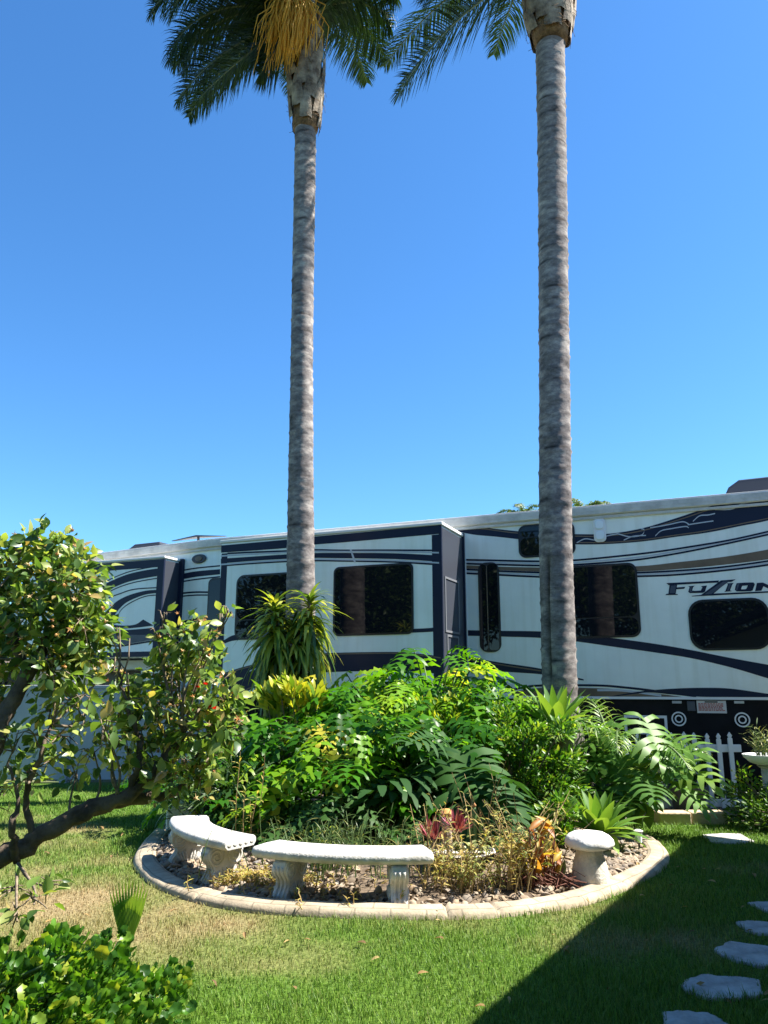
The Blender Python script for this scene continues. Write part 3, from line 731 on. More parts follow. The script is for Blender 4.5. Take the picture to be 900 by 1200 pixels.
# ---- pebbles in the bed
import bmesh
bm = bmesh.new(); bmesh.ops.create_icosphere(bm, subdivisions=1, radius=.5); ico_v = np.array([v.co[:] for v in bm.verts]); ico_f = [tuple(v.index for v in f.verts) for f in bm.faces]; bm.free()
ico_v2 = [ico_v*(1+.18*NR.normal(size=(len(ico_v),1))) for _ in range(5)]
def pebbles(mb, X, Y, Z, smin, smax, flat=.55):
    n = len(X); q = NR.random((n,3))
    s = smin+(smax-smin)*NR.random(n)**1.8
    a = NR.random(n)*2*PI
    ca, sa = np.cos(a), np.sin(a); zz = np.zeros(n); oo_ = np.ones(n)
    M = np.stack([np.stack([ca,-sa,zz],1),np.stack([sa,ca,zz],1),np.stack([NR.normal(size=n)*.2,NR.normal(size=n)*.2,oo_],1)],1)
    M = M*np.stack([s,s*(.6+.35*q[:,0]),s*(flat*(.8+.5*q[:,1]))],1)[:,None,:]
    T = np.stack([X,Y,Z+s*.12],1)
    ti = NR.integers(0,5,n)
    for k in range(5): mb.inst(ico_v2[k], ico_f, M[ti==k], T[ti==k])
M_peb = leaf_mat('pebble_stone', [(0,(.14,.11,.08)),(.3,(.30,.22,.145)),(.55,(.22,.185,.15)),(.8,(.37,.29,.20)),(1,(.14,.135,.135))], trans=0.0, rough=.85, spec=.25)
mb = MB()
X = NR.uniform(-2.4,2.6,60000); Y = NR.uniform(5.7,10,60000)
dk = np.min(np.hypot(X[:,None]-KI[None,::3,0], Y[:,None]-KI[None,::3,1]),axis=1)
ok = inpoly(KI,X,Y)
prob = np.where(X>1.35, np.exp(-(dk/.75)**2), np.where(X<-.7, np.exp(-(dk/.75)**2), np.exp(-(dk/.3)**2)*.30))
prob = np.where((X<-.2)&(X>-1.2)&(Y<6.7), np.maximum(prob,.5), prob)
ok &= (NR.random(60000) < prob*.62)&(dk>.02)
X, Y = X[ok][:7000], Y[ok][:7000]
pebbles(mb, X, Y, bedz(X,Y)+.004, .025, .085)
tag(mb.build('gravel', M_peb, smooth=True, sharp=50), kind='stuff', label='tan and brown pebbles spread inside the bed along its border')
# shaded gravel strip in front of the picket fence
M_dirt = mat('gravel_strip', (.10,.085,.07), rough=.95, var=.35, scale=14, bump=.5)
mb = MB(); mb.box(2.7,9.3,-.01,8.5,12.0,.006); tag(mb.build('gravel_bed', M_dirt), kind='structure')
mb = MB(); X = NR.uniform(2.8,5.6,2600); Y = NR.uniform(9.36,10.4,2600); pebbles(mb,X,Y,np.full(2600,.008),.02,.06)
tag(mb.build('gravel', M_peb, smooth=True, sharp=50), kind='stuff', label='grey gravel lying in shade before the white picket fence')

# ================================================================== grass
stones_px = [[(875,1055),(900,1054),(915,1064),(912,1071),(892,1062.5)],
             [(861.7,1077.5),(880,1076.5),(912,1079),(925,1090),(915,1093),(890,1092),(872,1086)],
             [(836,1110),(855,1100),(900,1106),(922,1112),(925,1131),(893,1130),(863,1123),(845,1116)],
             [(796,1150),(806,1144),(822,1138.5),(856,1141),(890,1145),(896,1161),(873,1166),(833,1167),(803,1158)],
             [(775,1182),(800,1181),(830,1183),(847,1191),(858,1200),(866,1216),(830,1224),(780,1220)],
             [(823,976.5),(845,975),(868,975.5),(884,984),(860,986.5),(831,984.5)]]
stones = [[G(x,y,.025)[:2] for x,y in s] for s in stones_px]
mb_g = MB()
NB = 330000
# more blades where they show larger
u = NR.random(NB); Y = 3.2*(12.6/3.2)**(u**.85)
X = (NR.random(NB)*2-1)*(.62*Y+.9)
X = np.where(X < -7, -7+NR.random(NB), X)
ok = ~inpoly(KO, X, Y)
ok &= ~((X>2.75)&(Y>9.05)); ok &= Y < 12.45
for s in stones: ok &= ~inpoly([((p[0]-sum(q[0] for q in s)/len(s))*.90+sum(q[0] for q in s)/len(s),(p[1]-sum(q[1] for q in s)/len(s))*.90+sum(q[1] for q in s)/len(s)) for p in s], X, Y)
dr = dryness(X,Y)
ok &= NR.random(NB) > dr*.45
X,Y,dr = X[ok],Y[ok],dr[ok]; n = len(X)
tv = np.array([(-.5,0,0),(.5,0,0),(-.32,.12,.55),(.32,.12,.55),(0,.42,1.0)]); tf = [(0,1,3,2),(2,3,4)]
a = NR.random(n)*2*PI; h_ = (.018+.030*NR.random(n))*(1-.35*dr)*(.55+.9*vnoise(X,Y,3.1))*(1+.9*(NR.random(NB)[:len(X)]>.985)); wd = .0028+.0028*NR.random(n); wd *= np.clip(Y/5,1,2)**.8
lean = .6+1.3*NR.random(n)
ca, sa = np.cos(a), np.sin(a); z0 = np.zeros(n)
M = np.stack([np.stack([ca*wd,-sa*h_*lean,z0],1),np.stack([sa*wd,ca*h_*lean,z0],1),np.stack([z0,z0,h_],1)],1)
mb_g.inst(tv, tf, M, np.stack([X,Y,np.full(n,.001)],1), 0, np.clip(dr+NR.normal(size=n)*.14,0,1))
m, t, out = nt('grass_blade')
g = t.nodes.new('ShaderNodeNewGeometry'); at = t.nodes.new('ShaderNodeAttribute'); at.attribute_name='dry'
r1 = t.nodes.new('ShaderNodeValToRGB'); r1.color_ramp.elements[0].color=(.040,.115,.008,1); r1.color_ramp.elements[1].color=(.175,.315,.03,1)
r2 = t.nodes.new('ShaderNodeValToRGB'); r2.color_ramp.elements[0].color=(.18,.135,.055,1); r2.color_ramp.elements[1].color=(.48,.33,.165,1)
mx = t.nodes.new('ShaderNodeMix'); mx.data_type='RGBA'
t.links.new(g.outputs['Random Per Island'], r1.inputs['Fac']); t.links.new(g.outputs['Random Per Island'], r2.inputs['Fac']); t.links.new(at.outputs['Fac'], mx.inputs['Factor'])
t.links.new(r1.outputs['Color'], mx.inputs['A']); t.links.new(r2.outputs['Color'], mx.inputs['B'])
p = t.nodes.new('ShaderNodeBsdfPrincipled'); p.inputs['Roughness'].default_value=.55; p.inputs['Specular IOR Level'].default_value=.3; t.links.new(mx.outputs['Result'], p.inputs['Base Color'])
tr = t.nodes.new('ShaderNodeBsdfTranslucent'); t.links.new(mx.outputs['Result'], tr.inputs['Color'])
ms = t.nodes.new('ShaderNodeMixShader'); ms.inputs['Fac'].default_value=.3; t.links.new(p.outputs[0], ms.inputs[1]); t.links.new(tr.outputs[0], ms.inputs[2]); t.links.new(ms.outputs[0], out.inputs[0])
tag(mb_g.build('grass', m, attr='dry'), kind='stuff', label='short lawn grass, green with straw coloured worn patches')

# ---- stepping stones
M_stone = mat('flagstone', (.25,.24,.22), rough=.9, col2=(.48,.46,.43), scale=6, bump=.9, bscale=20, detail=10)
desc = ['sliver of grey flagstone at the far end of the four stepping stones','narrow grey flagstone, second from the far end of the stepping stones','broad grey flagstone with a pointed tip in the middle of the path',
        'flat oblong grey flagstone lying whole in the shaded lawn','nearest grey flagstone of the path, cut off by the frame','lone tan flagstone lying against the edging blocks by the hedge']
for s, d_ in zip(stones, desc):
    c = np.mean(s,0); mb = MB()
    pts = [np.array(q) for q in s]; pts = pts if sum(pts[i][0]*pts[(i+1)%len(pts)][1]-pts[(i+1)%len(pts)][0]*pts[i][1] for i in range(len(pts)))>0 else pts[::-1]
    out_ = []
    for i in range(len(pts)):
        a_, b_ = pts[i], pts[(i+1)%len(pts)]; L = np.linalg.norm(b_-a_)
        for k in range(4):
            q = a_+(b_-a_)*k/4; nn = np.array([-(b_-a_)[1],(b_-a_)[0]])/(L+1e-6)
            out_.append(q+nn*R.uniform(-.012,.012)*(k>0))
    mb.prism([tuple(q-c) for q in out_], -.03, .016)
    o = bevel(mb.build('stepping_stone', M_stone),.008); o.location = (c[0],c[1],0)
    tag(o, d_, 'stepping stone', 'stepping stones across the lawn')

# ---- edging blocks at the step up to the gravel
M_block = mat('edging_block', (.40,.31,.20), rough=.9, col2=(.52,.42,.29), scale=5, bump=.45, bscale=25)
xe = [D(770,970,9.2)[0], D(808.5,970,9.2)[0], D(852,970,9.2)[0]]
for k,l in ((0,'tan concrete edging block lit by the sun below the split-leaf plant'),(1,'tan concrete edging block beside the hedge, half in shade')):
    mb = MB(); x0, x1 = xe[k]+.006, xe[k+1]-.006; mb.box(-(x1-x0)/2,-.11,-.02,(x1-x0)/2,.11,.125); o = bevel(mb.build('edging_block', M_block),.014,3)
    o.location = ((x0+x1)/2,9.22+.02*k,0); o.rotation_euler=(0,0,-.02*k); tag(o,l,'edging block','edging blocks of the gravel strip')

# ================================================================== benches
M_conc = mat('white_concrete', (.38,.36,.32), rough=.92, col2=(.68,.665,.63), scale=4.5, bump=.3, bscale=55, detail=12)
def make_bench():
    root = thing('curved_bench','x','bench')
    RO_, RI_, HA = 1.78, 1.47, .372                        # seat: sector of a ring, bulging to -y
    cy = (RO_+RI_)/2
    z0, z1 = .275, .35; seg = 48
    mb = MB(); prof = [(0,.012),(-.018,.03),(-.02,.062),(-.006,z1-z0),(.02,z1-z0+.006)]   # outward offset, height
    # cross-section loop round the seat edge
    inner = []
    def pt(r,a,z): return (r*math.sin(a), cy-r*math.cos(a), z)
    cs = [(RI_+.01,z0),(RO_-.02,z0),(RO_-.003,z0+.010),(RO_+.012,z0+.026),(RO_+.014,z0+.048),(RO_+.004,z0+.064),(RO_-.014,z1),((RO_+RI_)/2,z1+.004),(RI_+.014,z1),(RI_-.004,z0+.064),(RI_-.014,z0+.048),(RI_-.012,z0+.026),(RI_+.003,z0+.010)]
    n_ = len(cs); vv = []; ff = []
    angs = [-HA+2*HA*i/seg for i in range(seg+1)]
    ends = [(-HA-.008,.93),]+[(a,1) for a in angs]+[(HA+.008,.93)]
    rc, zc_ = (RO_+RI_)/2, (z0+z1)/2
    for a,s_ in ends:
        for (r_,z_) in cs: vv.append(pt(rc+(r_-rc)*s_, a, zc_+(z_-zc_)*s_))
    m_ = len(ends)
    for i in range(m_-1):
        for j in range(n_): ff.append((i*n_+j,(i+1)*n_+j,(i+1)*n_+(j+1)%n_,i*n_+(j+1)%n_))
    ff.append(tuple(range(n_))); ff.append(tuple((m_-1)*n_+j for j in range(n_-1,-1,-1)))
    mb.add(vv,ff)                                          # egg moulding round the edge
    bm = bmesh.new(); bmesh.ops.create_uvsphere(bm,u_segments=10,v_segments=6,radius=1); sv = np.array([q.co[:] for q in bm.verts]); sf = [tuple(q.index for q in f.verts) for f in bm.faces]; bm.free()
    pos = []; Ms = []
    for i in range(19):
        a = -HA+2*HA*(i+.5)/19
        for r_ in (RO_+.012, RI_-.012):
            pos.append(pt(r_,a,z0+.036)); c_,s_ = math.cos(a), math.sin(a)
            Ms.append(np.array([[c_*.024,s_*.0035,0],[s_*.024,c_*.0035,0],[0,0,.015]]))
    for sgn in (-1,1):
        for k in range(5):
            r_ = RI_+.04+(RO_-RI_-.08)*k/4; a = sgn*(HA+.010); pos.append(pt(r_,a,z0+.036)); c_,s_ = math.cos(a), math.sin(a)
            Ms.append(np.array([[c_*.0025,-s_*.020,0],[s_*.0025,c_*.020,0],[0,0,.013]]))
    mb.inst(sv,sf,np.array(Ms),np.array(pos)); mb.build('seat', M_conc, root, smooth=True, sharp=50)
    # scroll legs: a slab across the seat, carved with two volutes and leaves
    def leg(a):
        mb = MB(); w = .15
        half = [(0,.275),(.125,.275),(.15,.262),(.160,.235),(.158,.205),(.146,.182),(.125,.165),(.108,.14),(.102,.115),(.108,.09),(.125,.07),(.142,.05),(.15,.03),(.15,0)]
        half = [(x,z-.03 if z < .01 else z) for x,z in half]
        poly = half+[(-x,z) for x,z in half[::-1] if x > 0]
        # local: u across (radial), thickness t along tangent
        th = .058
        def L(u,tt,z):
            r_ = rc+u; p = pt(r_,a,z); return (p[0]+tt*math.cos(a), p[1]+tt*math.sin(a), z)
        nn = len(poly); ins = [(x*.93,.1375+(z-.1375)*.95) for x,z in poly]
        v = [L(x,-th,z) for x,z in ins]+[L(x,-th+.012,z) for x,z in poly]+[L(x,th-.012,z) for x,z in poly]+[L(x,th,z) for x,z in ins]
        f = [tuple(range(nn)),tuple(range(4*nn-1,3*nn-1,-1))]
        for q in range(3): f += [(q*nn+i,(q+1)*nn+i,(q+1)*nn+(i+1)%nn,q*nn+(i+1)%nn) for i in range(nn)]
        mb.add(v,f); lg = mb.build('leg', M_conc, root, smooth=True, sharp=40)
        mb = MB()
        for sd in (-1,1):
            for u0 in (-1,1):
                sp = []
                for k in range(40):
                    q = k/39; th_ = q*2*PI*2.1; rr_ = .062*(1-q)+.008
                    sp.append(L(u0*(.088+rr_*math.cos(th_+2.6)*1), sd*(th+.001), .205+rr_*math.sin(th_+2.6)))
                mb.tube(sp,[.008]*39+[.012],6)
                for k in range(4):
                    x0_ = u0*(.018+.026*k)
                    mb.tube([L(x0_*.5,sd*th,.012),L(x0_*.75,sd*(th+.005),.05),L(x0_*1.0+u0*.004,sd*(th+.006),.09),L(x0_*.9+u0*.012,sd*(th+.002),.125-.012*k)],[.010,.011,.009,.003],6)
        # flutes on the narrow faces
        for u0 in (-1,1):
            for k in (-1,0,1):
                mb.tube([L(u0*(x+.001),k*.032,z) for x,z in half[3:-1]],[.011]*(len(half)-4),6)
        mb.build('scroll_carving', M_conc, lg, smooth=True)
    leg(-HA*.66); leg(HA*.66)
    return root
def copy_tree(o, parent=None):
    c = o.copy(); COL.objects.link(c); c.parent = parent
    for ch in list(o.children): copy_tree(ch, c)
    return c
b1 = make_bench(); b1.location = (-.30,5.90,.018); b1.rotation_euler = (0,0,math.radians(-10))
b2 = copy_tree(b1); b2.location = (-1.50,6.70,.03); b2.rotation_euler = (0,0,math.radians(-58))
tag(b1,'white concrete curved bench seen from its long side beside the bowl planter','bench','curved concrete benches'); tag(b2,'white concrete curved bench seen end-on with its scroll leg in sun','bench','curved concrete benches')

# ================================================================== mushroom stool
mx_, my_ = 1.57,6.33; mz = bz(mx_,my_)-.01
ms_ = thing('mushroom_stool','pale concrete mushroom standing in the bed beside the agave','garden ornament',(mx_,my_,mz))
wobf = lambda w,z: 1+.03*math.sin(3*w+1)+.02*math.sin(7*w+z*30)
mb = MB(); mb.lathe([(.115,-.02),(.135,.02),(.138,.07),(.128,.14),(.112,.2),(.10,.25),(.103,.285)], 40, wob=lambda w,z: 1+.025*math.sin(17*w+z*9)+.018*math.sin(29*w-z*5)+.02*math.sin(3*w))
mb.build('stalk', mat('stalk_concrete',(.50,.46,.38),rough=.95,col2=(.62,.58,.50),scale=9,bump=.5,bscale=45), ms_, smooth=True)
mb = MB(); mb.lathe([(.09,.28),(.15,.275),(.178,.285),(.186,.305),(.18,.335),(.158,.362),(.115,.383),(.06,.393),(0.0001,.395)], 44, wob=wobf)
mb.build('cap', mat('cap_concrete',(.58,.55,.50),rough=.95,col2=(.72,.71,.68),scale=6,bump=.35,bscale=30), ms_, smooth=True)

# ---- garden light
gx_,gy_ = 2.33,7.55; gl = thing('garden_light','small clear stake light standing by the border beside the agave','garden light',(gx_,gy_,bz(gx_,gy_)))
mb = MB(); mb.lathe([(.008,-.05),(.010,.07)],10); mb.build('stake', M_charcoal, gl)
mb = MB(); mb.lathe([(.028,.075),(.034,.16),(.034,.165)],16); mb.build('lens', M_lens, gl, smooth=True, sharp=40)
mb = MB(); mb.lathe([(.042,.166),(.044,.175),(.02,.186),(.0001,.187)],16); mb.build('cap', M_trim, gl, smooth=True, sharp=40)

# ================================================================== picket fence
M_pick = mat('white_picket', (.74,.75,.77), rough=.55, var=.05, scale=8)
FY = 10.0
fx_l, fx_r = D(712,877,FY)[0], D(869,877,FY)[0]
fn = thing('picket_fence','white picket fence in shade before the black trailer skirt','fence',(fx_l,FY,0))
zt_ = D(830,858,FY)[2]; zr1 = D(830,877,FY)[2]; zr2 = D(830,941,FY)[2]
mb = MB(); mb.box(0,.0,zr1-.045,fx_r-fx_l,.03,zr1+.045); bevel(mb.build('rail', M_pick, fn),.006)
mb = MB(); mb.box(0,.0,zr2-.045,fx_r-fx_l,.03,zr2+.045); bevel(mb.build('rail', M_pick, fn),.006)
xs = [D(v_,860,FY)[0] for v_ in (719.5,733,746.5,760,773,786.5,800,813.4,827,840.6,854.6)]
for i,xp in enumerate(xs):
    x0 = xp-fx_l; w_ = .027; top = zt_+R.uniform(-.012,.012)
    mb = MB(); P = [(-w_,.05),(w_,.05),(w_,top-.075),(w_*.55,top-.065),(w_*1.0,top-.04),(0,top),(-w_*1.0,top-.04),(-w_*.55,top-.065),(-w_,top-.075)]
    n = len(P); v = [(x,-.022,z) for x,z in P]+[(x,-.001,z) for x,z in P]
    mb.add(v,[tuple(range(n)),tuple(range(2*n-1,n-1,-1))]+[(k,n+k,n+(k+1)%n,(k+1)%n) for k in range(n)])
    o = mb.build('picket', M_pick, fn); o.location = (x0,0,0); o.rotation_euler = (0,R.uniform(-.012,.012),0)
mb = MB(); mb.box(fx_r-fx_l-.75,.032,-.05,fx_r-fx_l-.67,.11,zr1+.1); mb.build('post', M_pick, fn)

# ---- grey plant pot
px_,py_ = D(808,950,9.72)[0], 9.72
M_pot = mat('grey_pot',(.045,.048,.055),rough=.7,var=.15,scale=6)  # grey lowered so the colour carries the trailer's shade
pt_ = thing('plant_pot','grey round plant pot, darkened as if in shade, standing on gravel at the picket fence','plant pot',(px_,py_,.012))
mb = MB(); mb.lathe([(.16,0),(.165,.01),(.215,.28),(.235,.285),(.238,.33),(.215,.332),(.205,.29),(.19,.27),(.0001,.265)],36); mb.build('pot', M_pot, pt_, smooth=True, sharp=40)

# ---- hose on the gravel
mb = MB(); P = catmull([(2.9,9.5,.03),(3.3,9.42,.025),(3.75,9.45,.025),(4.2,9.55,.025),(4.6,9.75,.025),(4.9,9.9,.02)],10); mb.tube(P,.014,8)
tag(mb.build('garden_hose', M_rubber, smooth=True),'black garden hose lying on the gravel in front of the plant pot','hose')

# ---- bowl on a pedestal at the right edge
bx_,by_ = D(897,886,9.0)[0], 9.0; bzt = D(897,884,9.0)[2]
bb = thing('pedestal_planter','white bowl on a pedestal filled with succulents behind the hedge','planter',(bx_,by_,0))
mb = MB(); mb.lathe([(.13,0),(.13,.05),(.075,.1),(.055,.3),(.06,bzt-.15),(.1,bzt-.12)],28); mb.build('pedestal', M_conc, bb, smooth=True, sharp=40)
mb = MB(); mb.lathe([(.07,bzt-.118),(.17,bzt-.085),(.23,bzt-.03),(.24,bzt),(.22,bzt),(.2,bzt-.03),(.0001,bzt-.04)],36); mb.build('bowl', M_white, bb, smooth=True, sharp=40)

# ---- white box behind the far bench
c = D(212,951,8.6); mb = MB(); mb.box(-.14,-.12,0,.14,.12,.27); o = bevel(mb.build('storage_box', M_white),.02,3); o.location=(c[0],8.6,.02); o.rotation_euler=(0,0,.2)
mb = MB(); mb.box(-.15,-.13,.272,.15,.13,.295); o2 = bevel(mb.build('lid', M_white, o),.012)
tag(o,'small white plastic box standing behind the end of the bench under foliage','box')

# ---- white panel fence at the left
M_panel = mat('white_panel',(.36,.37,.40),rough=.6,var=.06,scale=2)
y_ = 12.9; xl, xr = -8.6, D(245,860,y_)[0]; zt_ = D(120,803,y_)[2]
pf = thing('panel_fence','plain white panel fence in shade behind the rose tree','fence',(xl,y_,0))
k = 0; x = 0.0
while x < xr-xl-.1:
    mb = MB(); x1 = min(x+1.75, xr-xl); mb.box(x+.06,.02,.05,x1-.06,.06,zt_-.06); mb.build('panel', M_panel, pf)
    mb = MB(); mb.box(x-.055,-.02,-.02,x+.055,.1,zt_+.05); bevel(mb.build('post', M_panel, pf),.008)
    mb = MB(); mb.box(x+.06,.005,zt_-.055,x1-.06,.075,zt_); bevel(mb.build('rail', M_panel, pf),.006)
    x = x1

# ================================================================== the house behind the camera (its eave throws the shade on the lawn)
e0 = np.array(G(550,1200)[:2]); e1 = np.array(G(803,987)[:2]); dv = (e1-e0)/np.linalg.norm(e1-e0)
EH = 3.1; sh = np.array([math.cos(SUN_AZ),math.sin(SUN_AZ)])*EH/math.tan(SUN_EL)
A = e0+sh-dv*13; LEN = 13+np.linalg.norm(e1-e0)+.35
M_stucco = mat('tan_stucco',(.50,.43,.34),rough=.95,var=.06,scale=3,bump=.3)
m, t, out = nt('roof_shingle'); p = t.nodes.new('ShaderNodeBsdfPrincipled'); p.inputs['Roughness'].default_value=.9
tc = t.nodes.new('ShaderNodeTexCoord'); br = t.nodes.new('ShaderNodeTexBrick'); br.inputs['Color1'].default_value=(.17,.12,.09,1); br.inputs['Color2'].default_value=(.11,.085,.07,1); br.inputs['Mortar'].default_value=(.02,.018,.015,1)
br.inputs['Scale'].default_value=1; br.inputs['Brick Width'].default_value=.35; br.inputs['Row Height'].default_value=.28; br.inputs['Mortar Size'].default_value=.018
t.links.new(tc.outputs['Object'], br.inputs['Vector']); t.links.new(br.outputs['Color'], p.inputs['Base Color']); t.links.new(p.outputs[0], out.inputs[0]); M_shin = m
hs_ = thing('house','low tan stucco house with a shingled roof whose eave shades the lawn','house',(A[0],A[1],0),math.atan2(dv[1],dv[0]))
W_ = 9.0; ov = .6                                         # local x along the eave, local -y away from the garden
mb = MB(); mb.box(.5,-W_+ov,-.02,LEN-.5,-ov,EH-.16); wl = mb.build('wall', M_stucco, hs_)
rz_ = EH+math.tan(math.radians(20))*W_/2
mb = MB()
for s in (0,1):
    ya, yb = (0,-W_/2) if s == 0 else (-W_,-W_/2)
    v = [(0,ya,EH-.12),(LEN,ya,EH-.12),(LEN,yb,rz_-.12),(0,yb,rz_-.12),(0,ya,EH),(LEN,ya,EH),(LEN,yb,rz_),(0,yb,rz_)]
    mb.add(v,[(0,1,2,3),(4,5,6,7),(0,1,5,4),(1,2,6,5),(3,0,4,7)])
mb.build('roof', M_shin, hs_)
for x in (.5,LEN-.5):
    mb = MB(); mb.add([(x,-ov,EH-.16),(x,-W_+ov,EH-.16),(x,-W_/2,rz_-.14)],[(0,1,2)]); mb.build('gable', M_stucco, wl)
for x in (3.5,7.0,14.2):
    mb = MB(); mb.box(x,-ov+.003,1.0,x+1.4,-ov+.05,2.2); w2 = mb.build('window', M_white, wl)
    mb = MB(); mb.box(x+.07,-ov+.0505,1.07,x+1.33,-ov+.058,2.13); mb.build('pane', M_glass, w2)
# ================================================================== palms
m, t, out = nt('palm_bark')
p = t.nodes.new('ShaderNodeBsdfPrincipled'); p.inputs['Roughness'].default_value=.95; p.inputs['Specular IOR Level'].default_value=.15
tc = t.nodes.new('ShaderNodeTexCoord'); mp = t.nodes.new('ShaderNodeMapping'); mp.inputs['Scale'].default_value=(5,5,10)
t.links.new(tc.outputs['Object'], mp.inputs['Vector'])
n1 = t.nodes.new('ShaderNodeTexNoise'); n1.inputs['Scale'].default_value=1.0; n1.inputs['Detail'].default_value=12; n1.inputs['Roughness'].default_value=.75; t.links.new(mp.outputs[0], n1.inputs['Vector'])
mpb = t.nodes.new('ShaderNodeMapping'); mpb.inputs['Scale'].default_value=(.9,.9,4.6); t.links.new(tc.outputs['Object'], mpb.inputs['Vector'])
nb_ = t.nodes.new('ShaderNodeTexNoise'); nb_.inputs['Scale'].default_value=1.0; nb_.inputs['Detail'].default_value=2.5; t.links.new(mpb.outputs[0], nb_.inputs['Vector'])
mxf = t.nodes.new('ShaderNodeMix'); mxf.data_type='FLOAT'; mxf.inputs[0].default_value=.28; t.links.new(n1.outputs['Fac'], mxf.inputs[2]); t.links.new(nb_.outputs['Fac'], mxf.inputs[3])
r = t.nodes.new('ShaderNodeValToRGB'); e = r.color_ramp.elements; e[0].position=.36; e[0].color=(.06,.052,.05,1); e[1].position=.64; e[1].color=(.43,.385,.34,1); e2 = e.new(.5); e2.color=(.20,.175,.165,1)
t.links.new(mxf.outputs[0], r.inputs['Fac'])
at = t.nodes.new('ShaderNodeAttribute'); at.attribute_name='scar'
mx = t.nodes.new('ShaderNodeMix'); mx.data_type='RGBA'; mx.inputs['B'].default_value=(.035,.028,.024,1)
t.links.new(at.outputs['Fac'], mx.inputs['Factor']); t.links.new(r.outputs['Color'], mx.inputs['A']); t.links.new(mx.outputs['Result'], p.inputs['Base Color'])
mp2 = t.nodes.new('ShaderNodeMapping'); mp2.inputs['Scale'].default_value=(6,6,7); t.links.new(tc.outputs['Object'], mp2.inputs['Vector'])
n2 = t.nodes.new('ShaderNodeTexNoise'); n2.inputs['Scale'].default_value=3; n2.inputs['Detail'].default_value=8; t.links.new(mp2.outputs[0], n2.inputs['Vector'])
b = t.nodes.new('ShaderNodeBump'); b.inputs['Strength'].default_value=.22; b.inputs['Distance'].default_value=.02; t.links.new(n2.outputs['Fac'], b.inputs['Height']); t.links.new(b.outputs['Normal'], p.inputs['Normal'])
t.links.new(p.outputs[0], out.inputs[0]); M_bark = m
M_boot = mat('palm_boot', (.075,.05,.035), rough=.9, col2=(.38,.31,.23), scale=5, bump=.6, bscale=18)
M_fibre = mat('palm_fibre', (.09,.055,.03), rough=1, col2=(.22,.14,.08), scale=14, bump=.6, bscale=50)
M_frond = leaf_mat('palm_frond', [(0,(.010,.028,.010)),(.6,(.018,.048,.014)),(1,(.045,.085,.022))], trans=.15, rough=.5, spec=.2)
M_rach = mat('frond_stem', (.09,.11,.03), rough=.5)
M_fruit = leaf_mat('orange_fruit_strand', [(0,(.70,.38,.035)),(1,(.88,.58,.10))], trans=.35, rough=.6, tint=(1.1,1.0,.7))

def frond(mb, base, az, el, length, droop, nleaf=150, leaf=.74, wind=(0,0,0), droopleaf=.75, twist=0.0, w=.02):
    """one feather frond as stem plus leaflets; base point, azimuth, first elevation; droop = how far it bends over (radians)"""
    base = np.array(base, float); N = 16; P = [base]; e_ = el; st = length/N
    h = np.array([math.cos(az),math.sin(az),0.])
    for i in range(N):
        q = (i+.5)/N
        e_ = el - droop*q**1.25
        P.append(P[-1]+st*(h*math.cos(e_)+np.array([0,0,math.sin(e_)]))+np.array(wind)*st*q)
    P = np.array(P)
    mb.tube(P, [.032*(1-i/N*.86) for i in range(N+1)], 5, mat=1)
    side = np.cross(h,[0,0,1]); segs = []
    tv, tf = tmpl_strap(w=1,droop=1,seg=3)
    for k in range(nleaf):
        q = .10+.90*(k+.5)/nleaf; f = q*N; i = min(N-1,int(f)); o = P[i]+(P[i+1]-P[i])*(f-i)
        tg = (P[i+1]-P[i])/np.linalg.norm(P[i+1]-P[i]); up = np.cross(side,tg); up /= np.linalg.norm(up)
        if up[2] < 0: up = -up
        for sd in (-1,1):
            ln = leaf*(math.sin(PI*min(1,q*.86+.12))**.6)*R.uniform(.85,1.1)
            lift = R.uniform(-.55,.6)+twist*sd                    # plumose: leaflets leave at several angles
            d = side*sd*.85 + tg*(.45+.35*q) + up*lift; d /= np.linalg.norm(d)
            pts = [o]; dd = d.copy(); ns = 4
            for s in range(ns):
                dd = dd + np.array([0,0,-1])*droopleaf*(s+.5)/ns + np.array(wind)*.35; dd /= np.linalg.norm(dd); pts.append(pts[-1]+dd*ln/ns)
            wv = np.cross(d,up); wv /= np.linalg.norm(wv)
            wx = np.cross(dd,[0,0,1.]); wx = wx/ (np.linalg.norm(wx)+1e-6)
            ww = [w*.6,w,w*.85,w*.5]; v = []
            for s in range(ns): 
                u_ = wv*(1-s/ns)+wx*(s/ns); u_ /= np.linalg.norm(u_)+1e-6
                v += [pts[s]-u_*ww[s]/2, pts[s]+u_*ww[s]/2]
            v.append(pts[-1])
            mb.add(v, [(0,1,3,2),(2,3,5,4),(4,5,7,6),(6,7,8)], 0)

